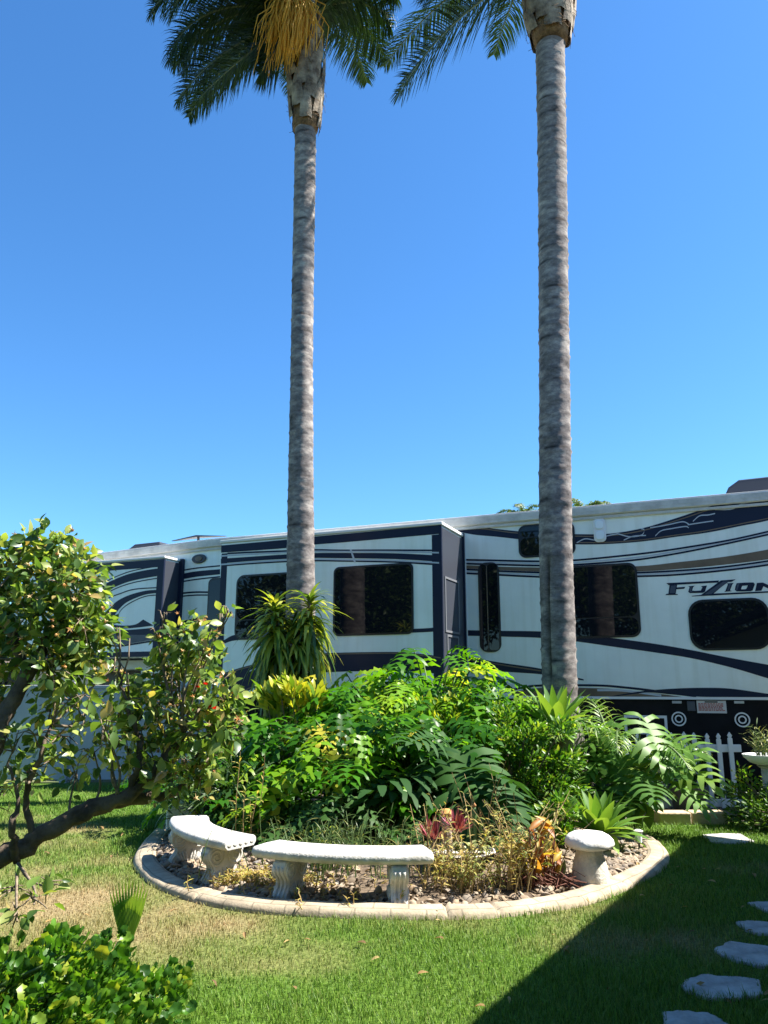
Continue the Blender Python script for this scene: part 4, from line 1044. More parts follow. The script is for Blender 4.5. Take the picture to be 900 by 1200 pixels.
def trunk_mesh(path, radii, seg=48, rows=300, ring=.2, crack=None, base=(0,0,0), seed=1):
    rr = random.Random(seed)
    path = np.array(path); L = np.concatenate([[0],np.cumsum(np.linalg.norm(np.diff(path,axis=0),axis=1))]); tot = L[-1]
    rings = [0.0]
    while rings[-1] < tot: rings.append(rings[-1]+ring*rr.uniform(.7,1.35))
    tilt = [(rr.uniform(-.018,.018),rr.uniform(0,6.28)) for _ in rings]; amp = [rr.uniform(.55,1.2) for _ in rings]
    V, A = [], []
    for i in range(rows+1):
        s = tot*i/rows; c = np.array([np.interp(s,L,path[:,k]) for k in range(3)]); r0 = np.interp(s,L,radii)
        for k in range(seg):
            w_ = 2*PI*k/seg
            best = 9; bi = 0
            for j in range(max(0,int(s/ring/1.4)-3), len(rings)):
                dz = s-(rings[j]+tilt[j][0]*math.sin(w_+tilt[j][1])+.012*math.sin(3*w_+j)+.006*math.sin(7*w_+2*j))
                if dz < -.3: break
                if abs(dz) < abs(best): best, bi = dz, j
            g = math.exp(-(best/.014)**2)*amp[bi]; lip = math.exp(-((best+.022)/.022)**2)*amp[bi]
            rad = r0*(1+.06*lip-.035*g+.022*math.sin(2*w_+s*.7)+.012*math.sin(5*w_-s*1.9)+.01*math.sin(s*9+w_))
            sc_ = g*1.0*(.65+.35*math.sin(w_*2.3+bi))
            if crack:
                cw, c0, c1, cwd = crack; dw = (w_-cw-.10*math.sin(s*2.1)+PI)%(2*PI)-PI
                m_ = max(0,min(1,(s-c0)/.4,(c1-s)/.4)); q = math.exp(-(dw/cwd)**2)*m_
                rad *= 1-.28*q; sc_ = max(sc_, q*.95)
            V.append((c[0]+rad*math.cos(w_)-base[0],c[1]+rad*math.sin(w_)-base[1],c[2]-base[2])); A.append(max(0,sc_))
    mb = MB()
    mb.add(V, [(i*seg+k,i*seg+(k+1)%seg,(i+1)*seg+(k+1)%seg,(i+1)*seg+k) for i in range(rows) for k in range(seg)], 0, A)
    return mb

def boots(mb, c0, c1, rad, n=40, seed=3, down=False):
    """overlapping old leaf bases wrapped round the top of the trunk between heights c0 and c1 (points)"""
    rr = random.Random(seed); c0, c1 = np.array(c0), np.array(c1)
    for k in range(n):
        q = (k+.5)/n; a = k*2.39996+rr.uniform(-.2,.2); c = c0+(c1-c0)*q*.82
        ln = .62*rr.uniform(.75,1.3); r0 = rad(q)
        vs, fs = [], []
        S = 6
        for i in range(S+1):
            u = i/S; z = c[2]-.05+ln*u; wid = .62*(1-u)**.6+.09; r_ = r0*(1.02+.10*math.sin(PI*u*.9)+.15*u*rr.uniform(.3,1.0))
            for j in range(5):
                w_ = a+wid*(j/4-.5)*1.25
                bulge = r_*(1+.05*math.cos(PI*(j/4-.5)))
                vs.append((c[0]+bulge*math.cos(w_), c[1]+bulge*math.sin(w_), z+.02*math.sin(j*2+k)))
        for i in range(S):
            for j in range(4): fs.append((i*5+j,i*5+j+1,(i+1)*5+j+1,(i+1)*5+j))
        mb.add(vs, fs)

def palm(label, group, pix, d, base_px, rpx, fronds, crown_px, boot_px, crack=None, seed=1, fruit=None):
    pts = [np.array(D(x,y,d)) for x,y in pix]
    b0 = pts[0].copy(); b0[2] = bz(b0[0],b0[1])-.03 if inpoly(KI,np.array([b0[0]]),np.array([b0[1]]))[0] else -.02
    dirv = pts[0]-pts[1]; b0[:2] = (pts[0]+dirv/dirv[2]*(b0[2]-pts[0][2]))[:2]
    path = [b0]+pts
    def rad(px,p_): 
        fw = p_[1]*CP+(p_[2]-EYE)*SP; return px/2/F*fw
    radii = [rad(rpx[0],pts[0])*1.25]+[rad(a,p_) for a,p_ in zip(rpx,pts)]
    root = thing('palm_tree',label,'palm tree',tuple(b0),0,group)
    o = trunk_mesh(path,radii,crack=crack,base=b0,seed=seed).build('trunk',M_bark,root,smooth=True,attr='scar')
    cr = np.array(D(*crown_px,d)); c0 = np.array(D(*boot_px,d))
    mb = MB(); top = cr-b0; lo = c0-b0
    rb = radii[-1]
    prof = lambda q: rb*(1.12+.55*math.sin(PI*min(1,q*.9+.12))*.9)
    H = (cr-c0)[2]
    mb.lathe([(rb*.9,-.06),(rb*1.02,-.02)]+[(prof(i/10)*.93,H*i/10) for i in range(11)],24,c=tuple(lo))
    core = mb
    for k in range(110):                                   # loose fibres
        a = R.uniform(0,6.28); q = R.uniform(0,1); r_ = prof(q)*1.02; z = lo[2]+H*q
        r_ *= .97; mb.tube([(lo[0]+r_*math.cos(a),lo[1]+r_*math.sin(a),z),(lo[0]+(r_+.05)*math.cos(a+.1),lo[1]+(r_+.05)*math.sin(a+.1),z+R.uniform(-.06,.03)),(lo[0]+(r_+.07)*math.cos(a+.3),lo[1]+(r_+.07)*math.sin(a+.3),z+R.uniform(-.15,.0))],.0035,3)
    bt = core.build('leaf_base',M_fibre,root,smooth=True)
    mb = MB(); boots(mb,lo,top,prof,seed=seed+5); mb.build('old_leaf_base',M_boot,bt,smooth=True,sharp=50)
    for f in fronds:
        mb = MB(); frond(mb, top+np.array([math.cos(f[0])*.08,math.sin(f[0])*.08,f[4] if len(f)>4 else 0]), f[0], f[1], f[2], f[3], wind=(-.22,0,0), droopleaf=f[5] if len(f)>5 else .62)
        mb.build('frond',[M_frond,M_rach],root)
    if fruit:
        fx, fy, spread, ln = fruit
        mb = MB(); pb = np.array(D(fx,fy,d-.42))-b0
        mb.tube(catmull([top+np.array([0,-.15,.1]),top+np.array([-.12,-.45,.55]),pb+np.array([0,0,.32]),pb],6),.035,8)
        for k in range(340):
            q = R.random(); o_ = pb+np.array([R.gauss(0,.10),R.gauss(0,.08),R.uniform(-.1,.3)])
            ex = R.gauss(0,spread); ey = R.gauss(0,spread*.7); L_ = ln*R.uniform(.55,1.1)
            jx, jy = R.gauss(0,.035), R.gauss(0,.03); P = [o_, o_+np.array([ex*.55+jx,ey*.55+jy,-L_*.25]), o_+np.array([ex*.9-jx,ey*.9-jy,-L_*.6]), o_+np.array([ex+R.uniform(-.04,.04)-.04,ey,-L_])]
            mb.tube(P,[.009,.011,.009,.004],4)
        mb.build('fruit_cluster',M_fruit,root,smooth=True)
    return root
rad_ = math.radians
ring14 = lambda off,skip=(): [(off+k*2*PI/11,R.uniform(.35,1.15),R.uniform(3.2,3.9),R.uniform(1.3,1.9)) for k in range(11) if k not in skip]
palm('slimmer palm tree with hanging orange fruit strands above the yellow-green dracaena','tall palms in the planting bed',
     [(352,700),(352.5,600),(353.5,420),(356.5,250),(358,150)], 10.9, None, [33,30.5,26.5,25,24],
     [(rad_(195),.2,2.6,1.9),(rad_(188),-.75,2.25,.4),(rad_(180),.4,2.4,2.2),(rad_(168),.6,2.5,2.0),(rad_(175),-1.0,1.2,.3),(rad_(190),.9,2.8,2.4),(rad_(215),.3,2.6,1.9),(rad_(150),.2,2.6,1.5),(rad_(235),.6,2.8,1.9),(rad_(183),-.4,2.5,.9),
      (rad_(350),.9,2.0,1.9),(rad_(335),1.05,2.6,2.0),(rad_(8),.85,1.9,1.9),(rad_(40),.95,2.4,1.7),(rad_(300),1.15,3.2,1.9),(rad_(60),.9,2.9,1.4),(rad_(95),.85,3.0,1.2),(rad_(125),.85,3.0,1.2),(rad_(45),1.4,3.0,1.2),(rad_(210),1.2,3.2,1.9),(rad_(355),1.25,2.4,1.6)],
     (357,20),(358,152), seed=2, fruit=(341,-2,.19,1.2))
palm('stouter palm tree with a long vertical crack in its ringed grey trunk','tall palms in the planting bed',
     [(668,900),(656,820),(651.5,650),(650,500),(648.5,300),(646,120),(645,55)], 9.45, None, [44,40,37.5,36,34.5,33,33],
     [(rad_(182),-.58,3.1,.75,0,.3),(rad_(196),.1,2.2,1.6),(rad_(172),.75,3.2,1.7),(rad_(176),1.0,3.5,1.5),(rad_(200),1.1,3.3,1.3),(rad_(220),1.2,3.2,1.2),(rad_(90),1.0,3.4,1.4),(rad_(60),1.3,3.2,.8),(rad_(15),1.5,3.2,.5),(rad_(300),1.35,3.2,.9),(rad_(130),.8,3.5,1.5),(rad_(150),1.1,3.4,1.5)],
     (643,-45),(645.5,48), crack=(rad_(228),1.3,3.3,.10), seed=7)

# two palms far behind the trailer, only the crowns show
for k,(px,py,dd,lab) in enumerate(((615,606,34,'distant palm whose fronds show over the roof, left of the cracked trunk'),(685,600,33,'distant palm whose fronds show over the roof, right of the cracked trunk'))):
    c = np.array(D(px,py,dd)); root = thing('palm_tree',lab,'palm tree',(c[0],c[1],0),0,'palms far behind the trailer')
    mb = MB(); mb.tube([(0,0,-.1),(0,0,c[2]*.5),(0,0,c[2])],[.3,.24,.2],12); mb.build('trunk',M_bark,root,smooth=True)
    mb = MB()
    for j in range(15): frond(mb,(0,0,c[2]-.1),j*2*PI/15+k,R.uniform(.1,1.2),1.5,R.uniform(1.2,1.9),nleaf=40,leaf=.4,w=.05)
    mb.build('crown',[leaf_mat('far_palm',[(0,(.05,.10,.02)),(1,(.12,.18,.04))]),M_rach],root)

# ================================================================== garden plants
T_leaf = [tmpl_leaf(.48,.14,.25), tmpl_leaf(.42,.10,.45), tmpl_leaf(.55,.18,.1)]
T_slim = [tmpl_leaf(.26,.10,.3), tmpl_leaf(.22,.06,.5)]
def tmpl_ger(seed):
    rr = random.Random(seed); n = 14; v = [(0,.40,-.10)]; f = []
    for ring,q in ((0,.28),(1,.5)):
        for k in range(n):
            a = -PI/2+.22+(2*PI-.44)*k/(n-1); s = q*(1+(.10 if k%2 else -.06)*ring)*(1+.08*rr.uniform(-1,1))
            v.append((s*math.cos(a),.45+s*math.sin(a),(.02 if ring == 0 else .10+.07*math.sin(k*1.9+seed)+.04*rr.uniform(-1,1))))
    for k in range(n-1): f += [(0,1+k,2+k),(1+k,1+n+k,2+n+k,2+k)]
    return np.array(v), f
T_ger = [tmpl_ger(k) for k in range(5)]
T_round = [tmpl_round(k,9) for k in range(4)]
M_phil = leaf_mat('split_leaf', [(0,(.020,.085,.006)),(.4,(.05,.175,.008)),(.75,(.105,.27,.012)),(.95,(.25,.38,.022)),(1,(.46,.40,.05))], trans=.45, rough=.38, spec=.22)
M_mons = leaf_mat('glossy_dark_leaf', [(0,(.022,.065,.018)),(1,(.045,.12,.022))], trans=.28, rough=.6, spec=.15)
M_stem = mat('green_stem', (.07,.12,.025), rough=.6)
M_wood = mat('woody_stem', (.10,.07,.045), rough=.95, col2=(.22,.165,.11), scale=14, bump=.6, bscale=40)
T_lob = [tmpl_lobed(6,.56,.62,.38,.6,s,.95) for s in range(4)]+[tmpl_lobed(5,.50,.74,.38,.6,s+20,.9) for s in range(3)]
T_mon = [tmpl_lobed(7,.56,.90,.30,.40,s+9,.15) for s in range(3)]
def split_plant(label, pos, n, hgt, leaf, mat_=None, T=None, outward=.55, az=(0,2*PI), elr=(.35,1.35), group='split-leaf philodendrons in the bed', name='philodendron', trunk=.35):
    x, y = pos[:2]; z = bz(x,y) if len(pos) < 3 else pos[2]; T = T or T_lob
    root = thing(name,label,'plant',(x,y,z),0,group)
    mbs, mbl = MB(), MB()
    if trunk > 0: mbs.tube([(0,0,-.08),(.03,.02,trunk*.5),(0,0,trunk)],[.06,.05,.045],8)
    for k in range(n):
        a = R.uniform(*az); e_ = R.uniform(*elr); L_ = hgt*R.uniform(.65,1.05)
        o = np.array([R.uniform(-.1,.1),R.uniform(-.1,.1),trunk*R.uniform(.4,1) if trunk > 0 else .02])
        h = np.array([math.cos(a),math.sin(a),0.])
        P = [o]; ee = e_+.15
        for i in range(5):
            ee -= .10; P.append(P[-1]+L_/5*(h*math.cos(ee)+np.array([0,0,math.sin(ee)])))
        mbs.tube(P,[.012,.011,.010,.009,.008,.007],5)
        s_ = leaf*R.uniform(.7,1.15)
        dn = R.uniform(-.9,.15)
        d = np.array([h*math.cos(dn)+np.array([0,0,math.sin(dn)])])
        up = np.array([h*.55+np.array([R.uniform(-.35,.35),R.uniform(-.35,.35),.85])])
        tv,tf = R.choice(T); mbl.inst(tv,tf,frames(d,up,[s_]),P[-1][None,:])
    mbl.build('leaf',mat_ or M_phil,root,smooth=True); mbs.build('stem',M_stem,root,smooth=True)
    return root
# positions are ground points in the bed
split_plant('tallest split-leaf philodendron, its bright crown right below the dark slide-out corner',(.62,9.35),140,1.12,.41,elr=(.25,1.45),trunk=.75)
split_plant('bright split-leaf philodendron beside the dracaena with its crown against the wide slide-out window',(-.12,9.15),130,1.05,.41,elr=(.25,1.45),trunk=.72)
split_plant('split-leaf philodendron under the dracaena, left part of the green mass',(-1.0,8.6),84,.92,.41,elr=(.15,1.4),trunk=.45)
split_plant('low split-leaf philodendron with drooping leaves right behind the long bench',(-.42,7.95),64,.85,.40,elr=(.0,1.25),trunk=.4)
split_plant('split-leaf philodendron at the left end of the bed behind the end-on bench',(-1.75,8.5),54,.75,.35,elr=(.1,1.3),trunk=.25)
split_plant('dark split-leaf philodendron in the middle of the bed behind the bowl planter',(.30,8.35),60,.95,.40,elr=(.1,1.3),trunk=.45)
split_plant('split-leaf philodendron behind the lime shrub',(1.15,9.3),54,.85,.37,elr=(.2,1.3),trunk=.5)
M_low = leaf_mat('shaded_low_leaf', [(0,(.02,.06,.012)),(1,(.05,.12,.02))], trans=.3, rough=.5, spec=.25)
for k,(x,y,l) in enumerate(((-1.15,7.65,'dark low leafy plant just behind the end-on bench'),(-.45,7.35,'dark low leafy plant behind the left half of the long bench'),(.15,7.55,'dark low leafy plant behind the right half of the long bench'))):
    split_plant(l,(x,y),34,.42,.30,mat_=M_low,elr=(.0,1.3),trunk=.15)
# big dark cut leaves in the centre
split_plant('monstera with huge dark cut leaves hanging above the red succulents',(.72,8.0),12,.75,.72,mat_=M_mons,T=T_mon,az=(PI*.9,PI*1.75),elr=(.4,1.1),group=None,name='monstera',trunk=.25)
split_plant('monstera with broad sunlit fan leaves reaching over the edging blocks to the fence',(2.76,8.95,.02),17,.85,.56,mat_=leaf_mat('pale_fan_leaf',[(0,(.05,.13,.02)),(.6,(.10,.22,.035)),(1,(.24,.33,.05))],trans=.38,rough=.45,spec=.28),T=T_mon,az=(-PI*.97,-PI*.22),elr=(.5,1.4),group=None,name='monstera',trunk=.35)

# ---- shrubs made of clumps
def shrub(name,label,base,clumps,rad,n,size,mat_,T=None,up=.3,outc=None,group=None,cat='shrub',stem_mat=None,flat=.5):
    base = np.array(base,float); root = thing(name,label,cat,tuple(base),0,group)
    C = np.array(clumps,float)-base
    mb = MB(); foliage(mb,T or T_leaf,C,rad,n,size,up=up,outc=(C.mean(0)-np.array([0,0,.3])) if outc is None else outc,flat=flat)
    mb.build('foliage',mat_,root,smooth=True)
    mb = MB()
    for c in C:
        mid = c*np.array([.45,.45,.5])+np.array([R.uniform(-.05,.05),R.uniform(-.05,.05),0])
        mb.tube(catmull([(R.uniform(-.06,.06),R.uniform(-.06,.06),-.06),mid,c],4),[.016-.0012*i for i in range(9)],5)
    mb.build('stem',stem_mat or M_wood,root,smooth=True)
    return root
def blob(px_list, d, jit=.25):
    return [(lambda q:(q[0],q[1]+R.uniform(-jit,jit),q[2]))(D(x,y,d)) for x,y in px_list]
M_bright = leaf_mat('bright_shrub_leaf', [(0,(.035,.11,.012)),(.4,(.07,.18,.018)),(.8,(.13,.26,.03)),(1,(.30,.36,.05))], trans=.4, rough=.4)
cl = blob([(x+R.uniform(-9,9),y+R.uniform(-8,8)) for x in range(565,675,17) for y in range(850,965,17) if (x-610)**2/62**2+(y-905)**2/66**2 < 1.15],8.35,.3)
shrub('leafy_shrub','bright green small-leaved shrub spilling in front of the cracked palm trunk',(1.35,8.35,bz(1.35,8.35)),cl,.15,6200,.066,M_bright,T=[tmpl_leaf(.40,.12,.3),tmpl_leaf(.34,.1,.5)],up=.15)
M_lime = leaf_mat('lime_leaf', [(0,(.07,.17,.018)),(.6,(.14,.27,.025)),(1,(.42,.42,.05))], trans=.42, rough=.4)
cl = blob([(x+R.uniform(-7,7),y+R.uniform(-7,7)) for x in range(505,590,13) for y in range(835,890,13)],8.5,.25)
shrub('lime_shrub','lime yellow shrub between the tallest philodendron and the small-leaved shrub',(.85,8.6,bz(.85,8.6)),cl,.14,2100,.085,M_lime,up=.5)
cl = blob([(312,822),(330,815),(345,812),(360,818),(322,830),(350,828),(372,826)],8.7,.15)
shrub('croton','yellow-leaved croton under the drooping dracaena heads',(-1.0,8.75,bz(-1.0,8.75)),cl,.12,270,.15,leaf_mat('croton_leaf',[(0,(.10,.20,.02)),(.5,(.26,.33,.03)),(1,(.60,.52,.06))],trans=.4,rough=.35),up=.9)
cl = blob([(x,y) for x in (650,662,676,690) for y in (970,985,1000)],7.2,.15)
cl = [c for c in cl if c[2] > .12]
shrub('leafy_shrub','pale green leafy sprig growing behind the mushroom',(1.62,7.2,bz(1.62,7.2)),blob([(642,960),(655,945),(668,955),(650,975),(664,985),(640,985)],7.3,.15),.12,800,.075,M_bright,T=T_slim+T_leaf,up=.3)
cl = blob([(x,y) for x in (235,250,268,285) for y in (905,925,945)],8.0,.25)
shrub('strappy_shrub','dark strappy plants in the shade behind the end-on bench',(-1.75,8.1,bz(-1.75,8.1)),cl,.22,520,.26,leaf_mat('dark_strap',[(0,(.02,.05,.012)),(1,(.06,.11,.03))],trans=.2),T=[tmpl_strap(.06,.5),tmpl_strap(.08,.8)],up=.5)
# hedge at the right edge
cl = [(x,y,z) for x in np.arange(3.95,6.2,.17) for y in np.arange(8.62,9.12,.16) for z in (.12,.27,.42) if not (z > .4 and x < 4.15)]
cl = [(c[0]+R.uniform(-.07,.07)-.25*(.45-c[2])*(c[0]<4.2),c[1]+R.uniform(-.05,.05),c[2]+R.uniform(-.06,.07)) for c in cl]
shrub('hedge','low dense green hedge at the frame edge, half in the shadow of the house',(5.0,8.85,0),cl,.14,11000,.058,leaf_mat('hedge_leaf',[(0,(.03,.085,.012)),(.6,(.07,.16,.02)),(1,(.16,.26,.035))],trans=.35),T=[tmpl_leaf(.4,.1,.3),tmpl_leaf(.3,.1,.4)],up=.3,cat='hedge')
shrub('weed','sprig with a yellow flower head rising above the hedge',(4.15,8.9,.3),blob([(868,905),(873,915),(880,920),(862,925)],8.9,.05),.10,130,.05,M_lime,cat='plant')

# ---- dracaena in front of the slimmer palm
M_drac = leaf_mat('dracaena_leaf', [(0,(.045,.10,.018)),(.35,(.11,.19,.025)),(.7,(.30,.36,.04)),(1,(.55,.52,.09))], trans=.38, rough=.38)
dc = D(345,800,9.6); droot = thing('dracaena','yellow-green dracaena with two stems of drooping strap leaves','plant',(dc[0],dc[1],bz(dc[0],dc[1])))
bzv = np.array([dc[0],dc[1],bz(dc[0],dc[1])])
mbl, mbs = MB(), MB()
T_dr = [tmpl_strap(.15,dr_,7,.0,.4) for dr_ in (.6,.95,1.25)]
for (hx,hy,bx) in ((322,712,332),(363,703,360),(344,738,346)):
    top = np.array(D(hx,hy,9.6+R.uniform(-.12,.12)))-bzv; b_ = np.array(D(bx,800,9.6))-bzv; b_[2] = -.05
    mbs.tube(catmull([b_,(b_+top)/2+np.array([.03,.02,0]),top],8),.032,8)
    nl = 430
    for k in range(nl):
        q = k/nl; o = top-(top-b_)*q*.47*(1 if hy < 740 else .7); a = k*2.4+R.uniform(-.4,.4); e_ = 1.15-1.9*q**.6+R.uniform(-.4,.4)
        d = np.array([[math.cos(a)*math.cos(e_),math.sin(a)*math.cos(e_),math.sin(e_)]])
        tv,tf = T_dr[min(2,int(q*2+R.random()*1.2))]
        mbl.inst(tv,tf,frames(d,np.array([[0.01,0.02,1.]]),[R.uniform(.28,.46)*(.85+.25*min(1,q*4))]),o[None,:])
mbl.build('leaf',M_drac,droot,smooth=True); mbs.build('stem',M_wood,droot,smooth=True)

# ---- agaves
M_agav = leaf_mat('agave_leaf', [(0,(.07,.17,.03)),(.6,(.13,.25,.04)),(1,(.22,.33,.06))], trans=.3, rough=.42)
def agave(label, c, n, size, stem=None, w=.24):
    base = np.array([c[0],c[1],bz(c[0],c[1])]); root = thing('agave',label,'agave',tuple(base),0,'agaves in the bed')
    o = np.array([0,0,c[2]-base[2]]); mb = MB()
    for k in range(n):
        q = (k+.5)/n; a = k*2.39996; e_ = .02+1.38*q**.9
        d = np.array([[math.cos(a)*math.cos(e_),math.sin(a)*math.cos(e_),math.sin(e_)]])
        tv,tf = tmpl_strap(w*(1-.25*q),.32*(1-q)+.06,7,.35,.45,.06)
        mb.inst(tv,tf,frames(d,np.array([[.01,.02,1.]]),[size*(.8+.35*math.sin(PI*(.25+.6*q)))]),(o+np.array([math.cos(a)*.05,math.sin(a)*.05,.02*k/n]))[None,:])
    mb.build('leaf',M_agav,root,smooth=True)
    mb = MB(); mb.tube([(0,0,-.05),(.02,.01,o[2]*.5),tuple(o)],[.06,.055,.06],10); mb.build('stem',M_wood,root,smooth=True)
    return root
g_ = G(703,1003); agave('broad-leaved agave on the ground behind the mushroom',(g_[0]+.02,7.55,.16),34,.40,w=.34)
agave('agave raised above the shrubs in front of the cracked palm trunk',(D(652,858,8.75)[0],8.75,D(652,858,8.75)[2]),30,.52,w=.30)

# ---- fine feather palm between the trunk and the fence
fp = thing('feather_palm','small pale green palm with fine arching fronds between the cracked trunk and the fence','palm',(2.72,9.3,.0))
M_fine = leaf_mat('fine_frond', [(0,(.07,.17,.025)),(.6,(.15,.28,.045)),(1,(.28,.38,.09))], trans=.4, rough=.35)
for (a,e_,L_,dr_) in ((5.4,1.3,1.1,2.1),(4.9,1.05,1.3,1.9),(4.4,1.2,1.35,2.0),(3.9,1.2,1.45,1.9),(3.4,1.35,1.6,1.9),(2.6,1.3,1.5,1.8),(1.6,1.4,1.3,1.5),(4.7,.8,1.0,1.6),(5.0,1.0,1.0,1.7),(3.6,.9,1.1,1.6)):
    mb = MB(); frond(mb,(R.uniform(-.08,.08),R.uniform(-.08,.08),.25),a,min(1.5,e_+.15),L_*1.32,dr_+.1,nleaf=44,leaf=.36,droopleaf=.6,w=.017); mb.build('frond',[M_fine,M_stem],fp)

# ---- weeds, succulents and planter in front
def stalks(mb, mbl, base, n, h, spread, T, leafsize, lean=.2, per=7):
    for k in range(n):
        o = np.array([R.gauss(0,spread),R.gauss(0,spread*.6),0.0]); a = R.uniform(0,6.28); hh = h*R.uniform(.5,1.1)
        P = [o]; 
        for i in range(4): P.append(P[-1]+np.array([math.cos(a)*lean*hh*.25*(i+.5)*.5+R.uniform(-.012,.012),math.sin(a)*lean*hh*.25*(i+.5)*.5,hh/4]))
        mb.tube(P,[.0045,.004,.0035,.003,.002],4)
        for j in range(per):
            q = R.uniform(.15,1); i = min(3,int(q*4)); p_ = P[i]+(P[i+1]-P[i])*(q*4-i)
            d = np.array([[R.uniform(-1,1),R.uniform(-1,1),R.uniform(.0,.9)]]); tv,tf = R.choice(T)
            mbl.inst(tv,tf,frames(d,np.array([[.1,-.2,1.]]),[leafsize*R.uniform(.6,1.3)]),p_[None,:])
M_dry = leaf_mat('dry_weed_leaf', [(0,(.24,.16,.045)),(.35,(.42,.31,.07)),(.65,(.24,.28,.05)),(1,(.55,.42,.11))], trans=.35, rough=.6)
M_olive = leaf_mat('olive_weed_leaf', [(0,(.10,.14,.025)),(.5,(.20,.24,.05)),(1,(.38,.34,.09))], trans=.35, rough=.6)
M_drystem = mat('dry_stem',(.34,.24,.10),rough=.9,var=.3,scale=20)
def weed(label, px, py, d, n, h, spread, mat_, per=8, leafsize=.05, T=None, name='weed', lean=.25, stuff=False):
    x = D(px,py,d)[0]; z = bz(x,d) if inpoly(KI,np.array([x]),np.array([d]))[0] else 0.0
    root = thing(name,label,'weed',(x,d,z),0,'weeds along the front of the bed'); a, b = MB(), MB()
    stalks(a,b,None,n,h,spread,T or T_slim,leafsize,lean,per)
    if stuff:
        bpy.data.objects.remove(root)
        for L_ in a.M: L_ += 1
        c_ = MB(); c_.V=b.V+a.V; c_.n=b.n+a.n; c_.A=b.A+a.A; c_.S=b.S+a.S; c_.M=b.M+a.M; c_.L=b.L+[l+b.n for l in a.L]
        o = c_.build(name,[mat_,M_stem if 'green' in label else M_drystem]); o.location=(x,d,z); return tag(o,label,kind='stuff')
    b.build('foliage',mat_,root); a.build('stem',M_drystem,root)
    return root
weed('golden dry weed in front of the bowl planter',520,1040,6.10,26,.34,.11,M_dry,per=13,leafsize=.05,lean=.6)
weed('green-yellow weed tuft right of the long bench leg',553,1045,6.08,26,.28,.11,M_olive,per=13,lean=.6)
weed('tall straggly golden weed in the middle between bowl and canna',592,1040,6.2,34,.56,.15,M_dry,per=12,leafsize=.05,lean=.6)
weed('bushy olive weed left of the canna',622,1035,6.3,32,.55,.13,M_olive,per=14,leafsize=.05,lean=.6)
weed('thin wispy weed rising in front of the wooden post',497,1035,6.3,12,.56,.08,M_dry,per=6,leafsize=.04)
weed('wispy grey-green weed with tall seed stalks behind the bowl planter',575,1000,7.0,14,.72,.14,M_olive,per=5,leafsize=.045)
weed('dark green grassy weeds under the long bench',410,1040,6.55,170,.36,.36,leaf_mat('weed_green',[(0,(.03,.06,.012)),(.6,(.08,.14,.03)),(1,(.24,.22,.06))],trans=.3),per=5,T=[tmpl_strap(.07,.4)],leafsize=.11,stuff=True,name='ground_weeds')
weed('golden ground weed between the two benches',305,1035,6.30,130,.10,.24,M_dry,per=9,leafsize=.04,stuff=True,name='ground_weeds')
weed('pale tall weed stem standing between the benches',287,1005,7.2,5,.80,.05,M_dry,per=14,leafsize=.07,lean=.1)
weed('dry brown stalks along the border below the long bench',385,1060,6.02,40,.09,.30,M_dry,per=5,leafsize=.04,stuff=True,name='ground_weeds')
# canna with scorched leaves
cx_ = D(629,1040,6.35)[0]; root = thing('canna','canna with scorched orange and yellow leaves left of the mushroom','plant',(cx_,6.25,bz(cx_,6.25))); a, b = MB(), MB()
for k in range(24):
    o = np.array([R.uniform(-.15,.15),R.uniform(-.09,.09),0]); hh = R.uniform(.12,.42); az = R.uniform(0,6.28); P = [o,o+np.array([.02*math.cos(az),.02*math.sin(az),hh*.5]),o+np.array([.05*math.cos(az),.05*math.sin(az),hh])]
    a.tube(P,.006,5)
    for j in range(2):
        e_ = R.uniform(.3,1.35); d = np.array([[math.cos(az+j*2)*math.cos(e_),math.sin(az+j*2)*math.cos(e_),math.sin(e_)]]); tv,tf = tmpl_leaf(.34,.25,R.uniform(.1,.5),4)
        b.inst(tv,tf,frames(d,np.array([[.3,-.5,.7]]),[R.uniform(.11,.21)]),P[1+j][None,:])
b.build('leaf',leaf_mat('scorched_leaf',[(0,(.30,.09,.025)),(.3,(.42,.19,.04)),(.6,(.48,.34,.05)),(.85,(.20,.20,.035)),(1,(.10,.17,.03))],trans=.4,rough=.5),root,smooth=True); a.build('stem',mat('brown_stem',(.16,.05,.03),rough=.7),root)
mbz = MB()
for k in range(90):
    o = np.array([R.uniform(-.2,.24),R.uniform(-.15,.05),0]); az = R.uniform(0,6.28); mbz.tube([o,o+np.array([.05*math.cos(az),.05*math.sin(az),R.uniform(.03,.12)]),o+np.array([.14*math.cos(az),.14*math.sin(az),R.uniform(.01,.1)])],.0035,4)
mbz.build('dead_stalk',mat('red_brown_stalk',(.15,.06,.04),rough=.9),root)
# stone bowl planter
bx2 = D(540,1005,6.62)[0]; by2 = 6.62; bz2 = bz(bx2,by2); bowl = thing('bowl_planter','weathered stone bowl planter among golden weeds right of the long bench','planter',(bx2,by2,bz2))
hb = D(540,996,by2)[2]-bz2
mb = MB(); mb.lathe([(.14,-.02),(.15,.03),(.10,.07),(.09,hb*.45),(.14,hb*.58),(.23,hb*.78),(.275,hb*.96),(.285,hb),(.262,hb+.004),(.245,hb-.02),(.0001,hb-.03)],36)
mb.build('bowl',mat('weathered_stone',(.36,.32,.26),rough=.95,col2=(.55,.51,.44),scale=8,bump=.6,bscale=30),bowl,smooth=True,sharp=45)
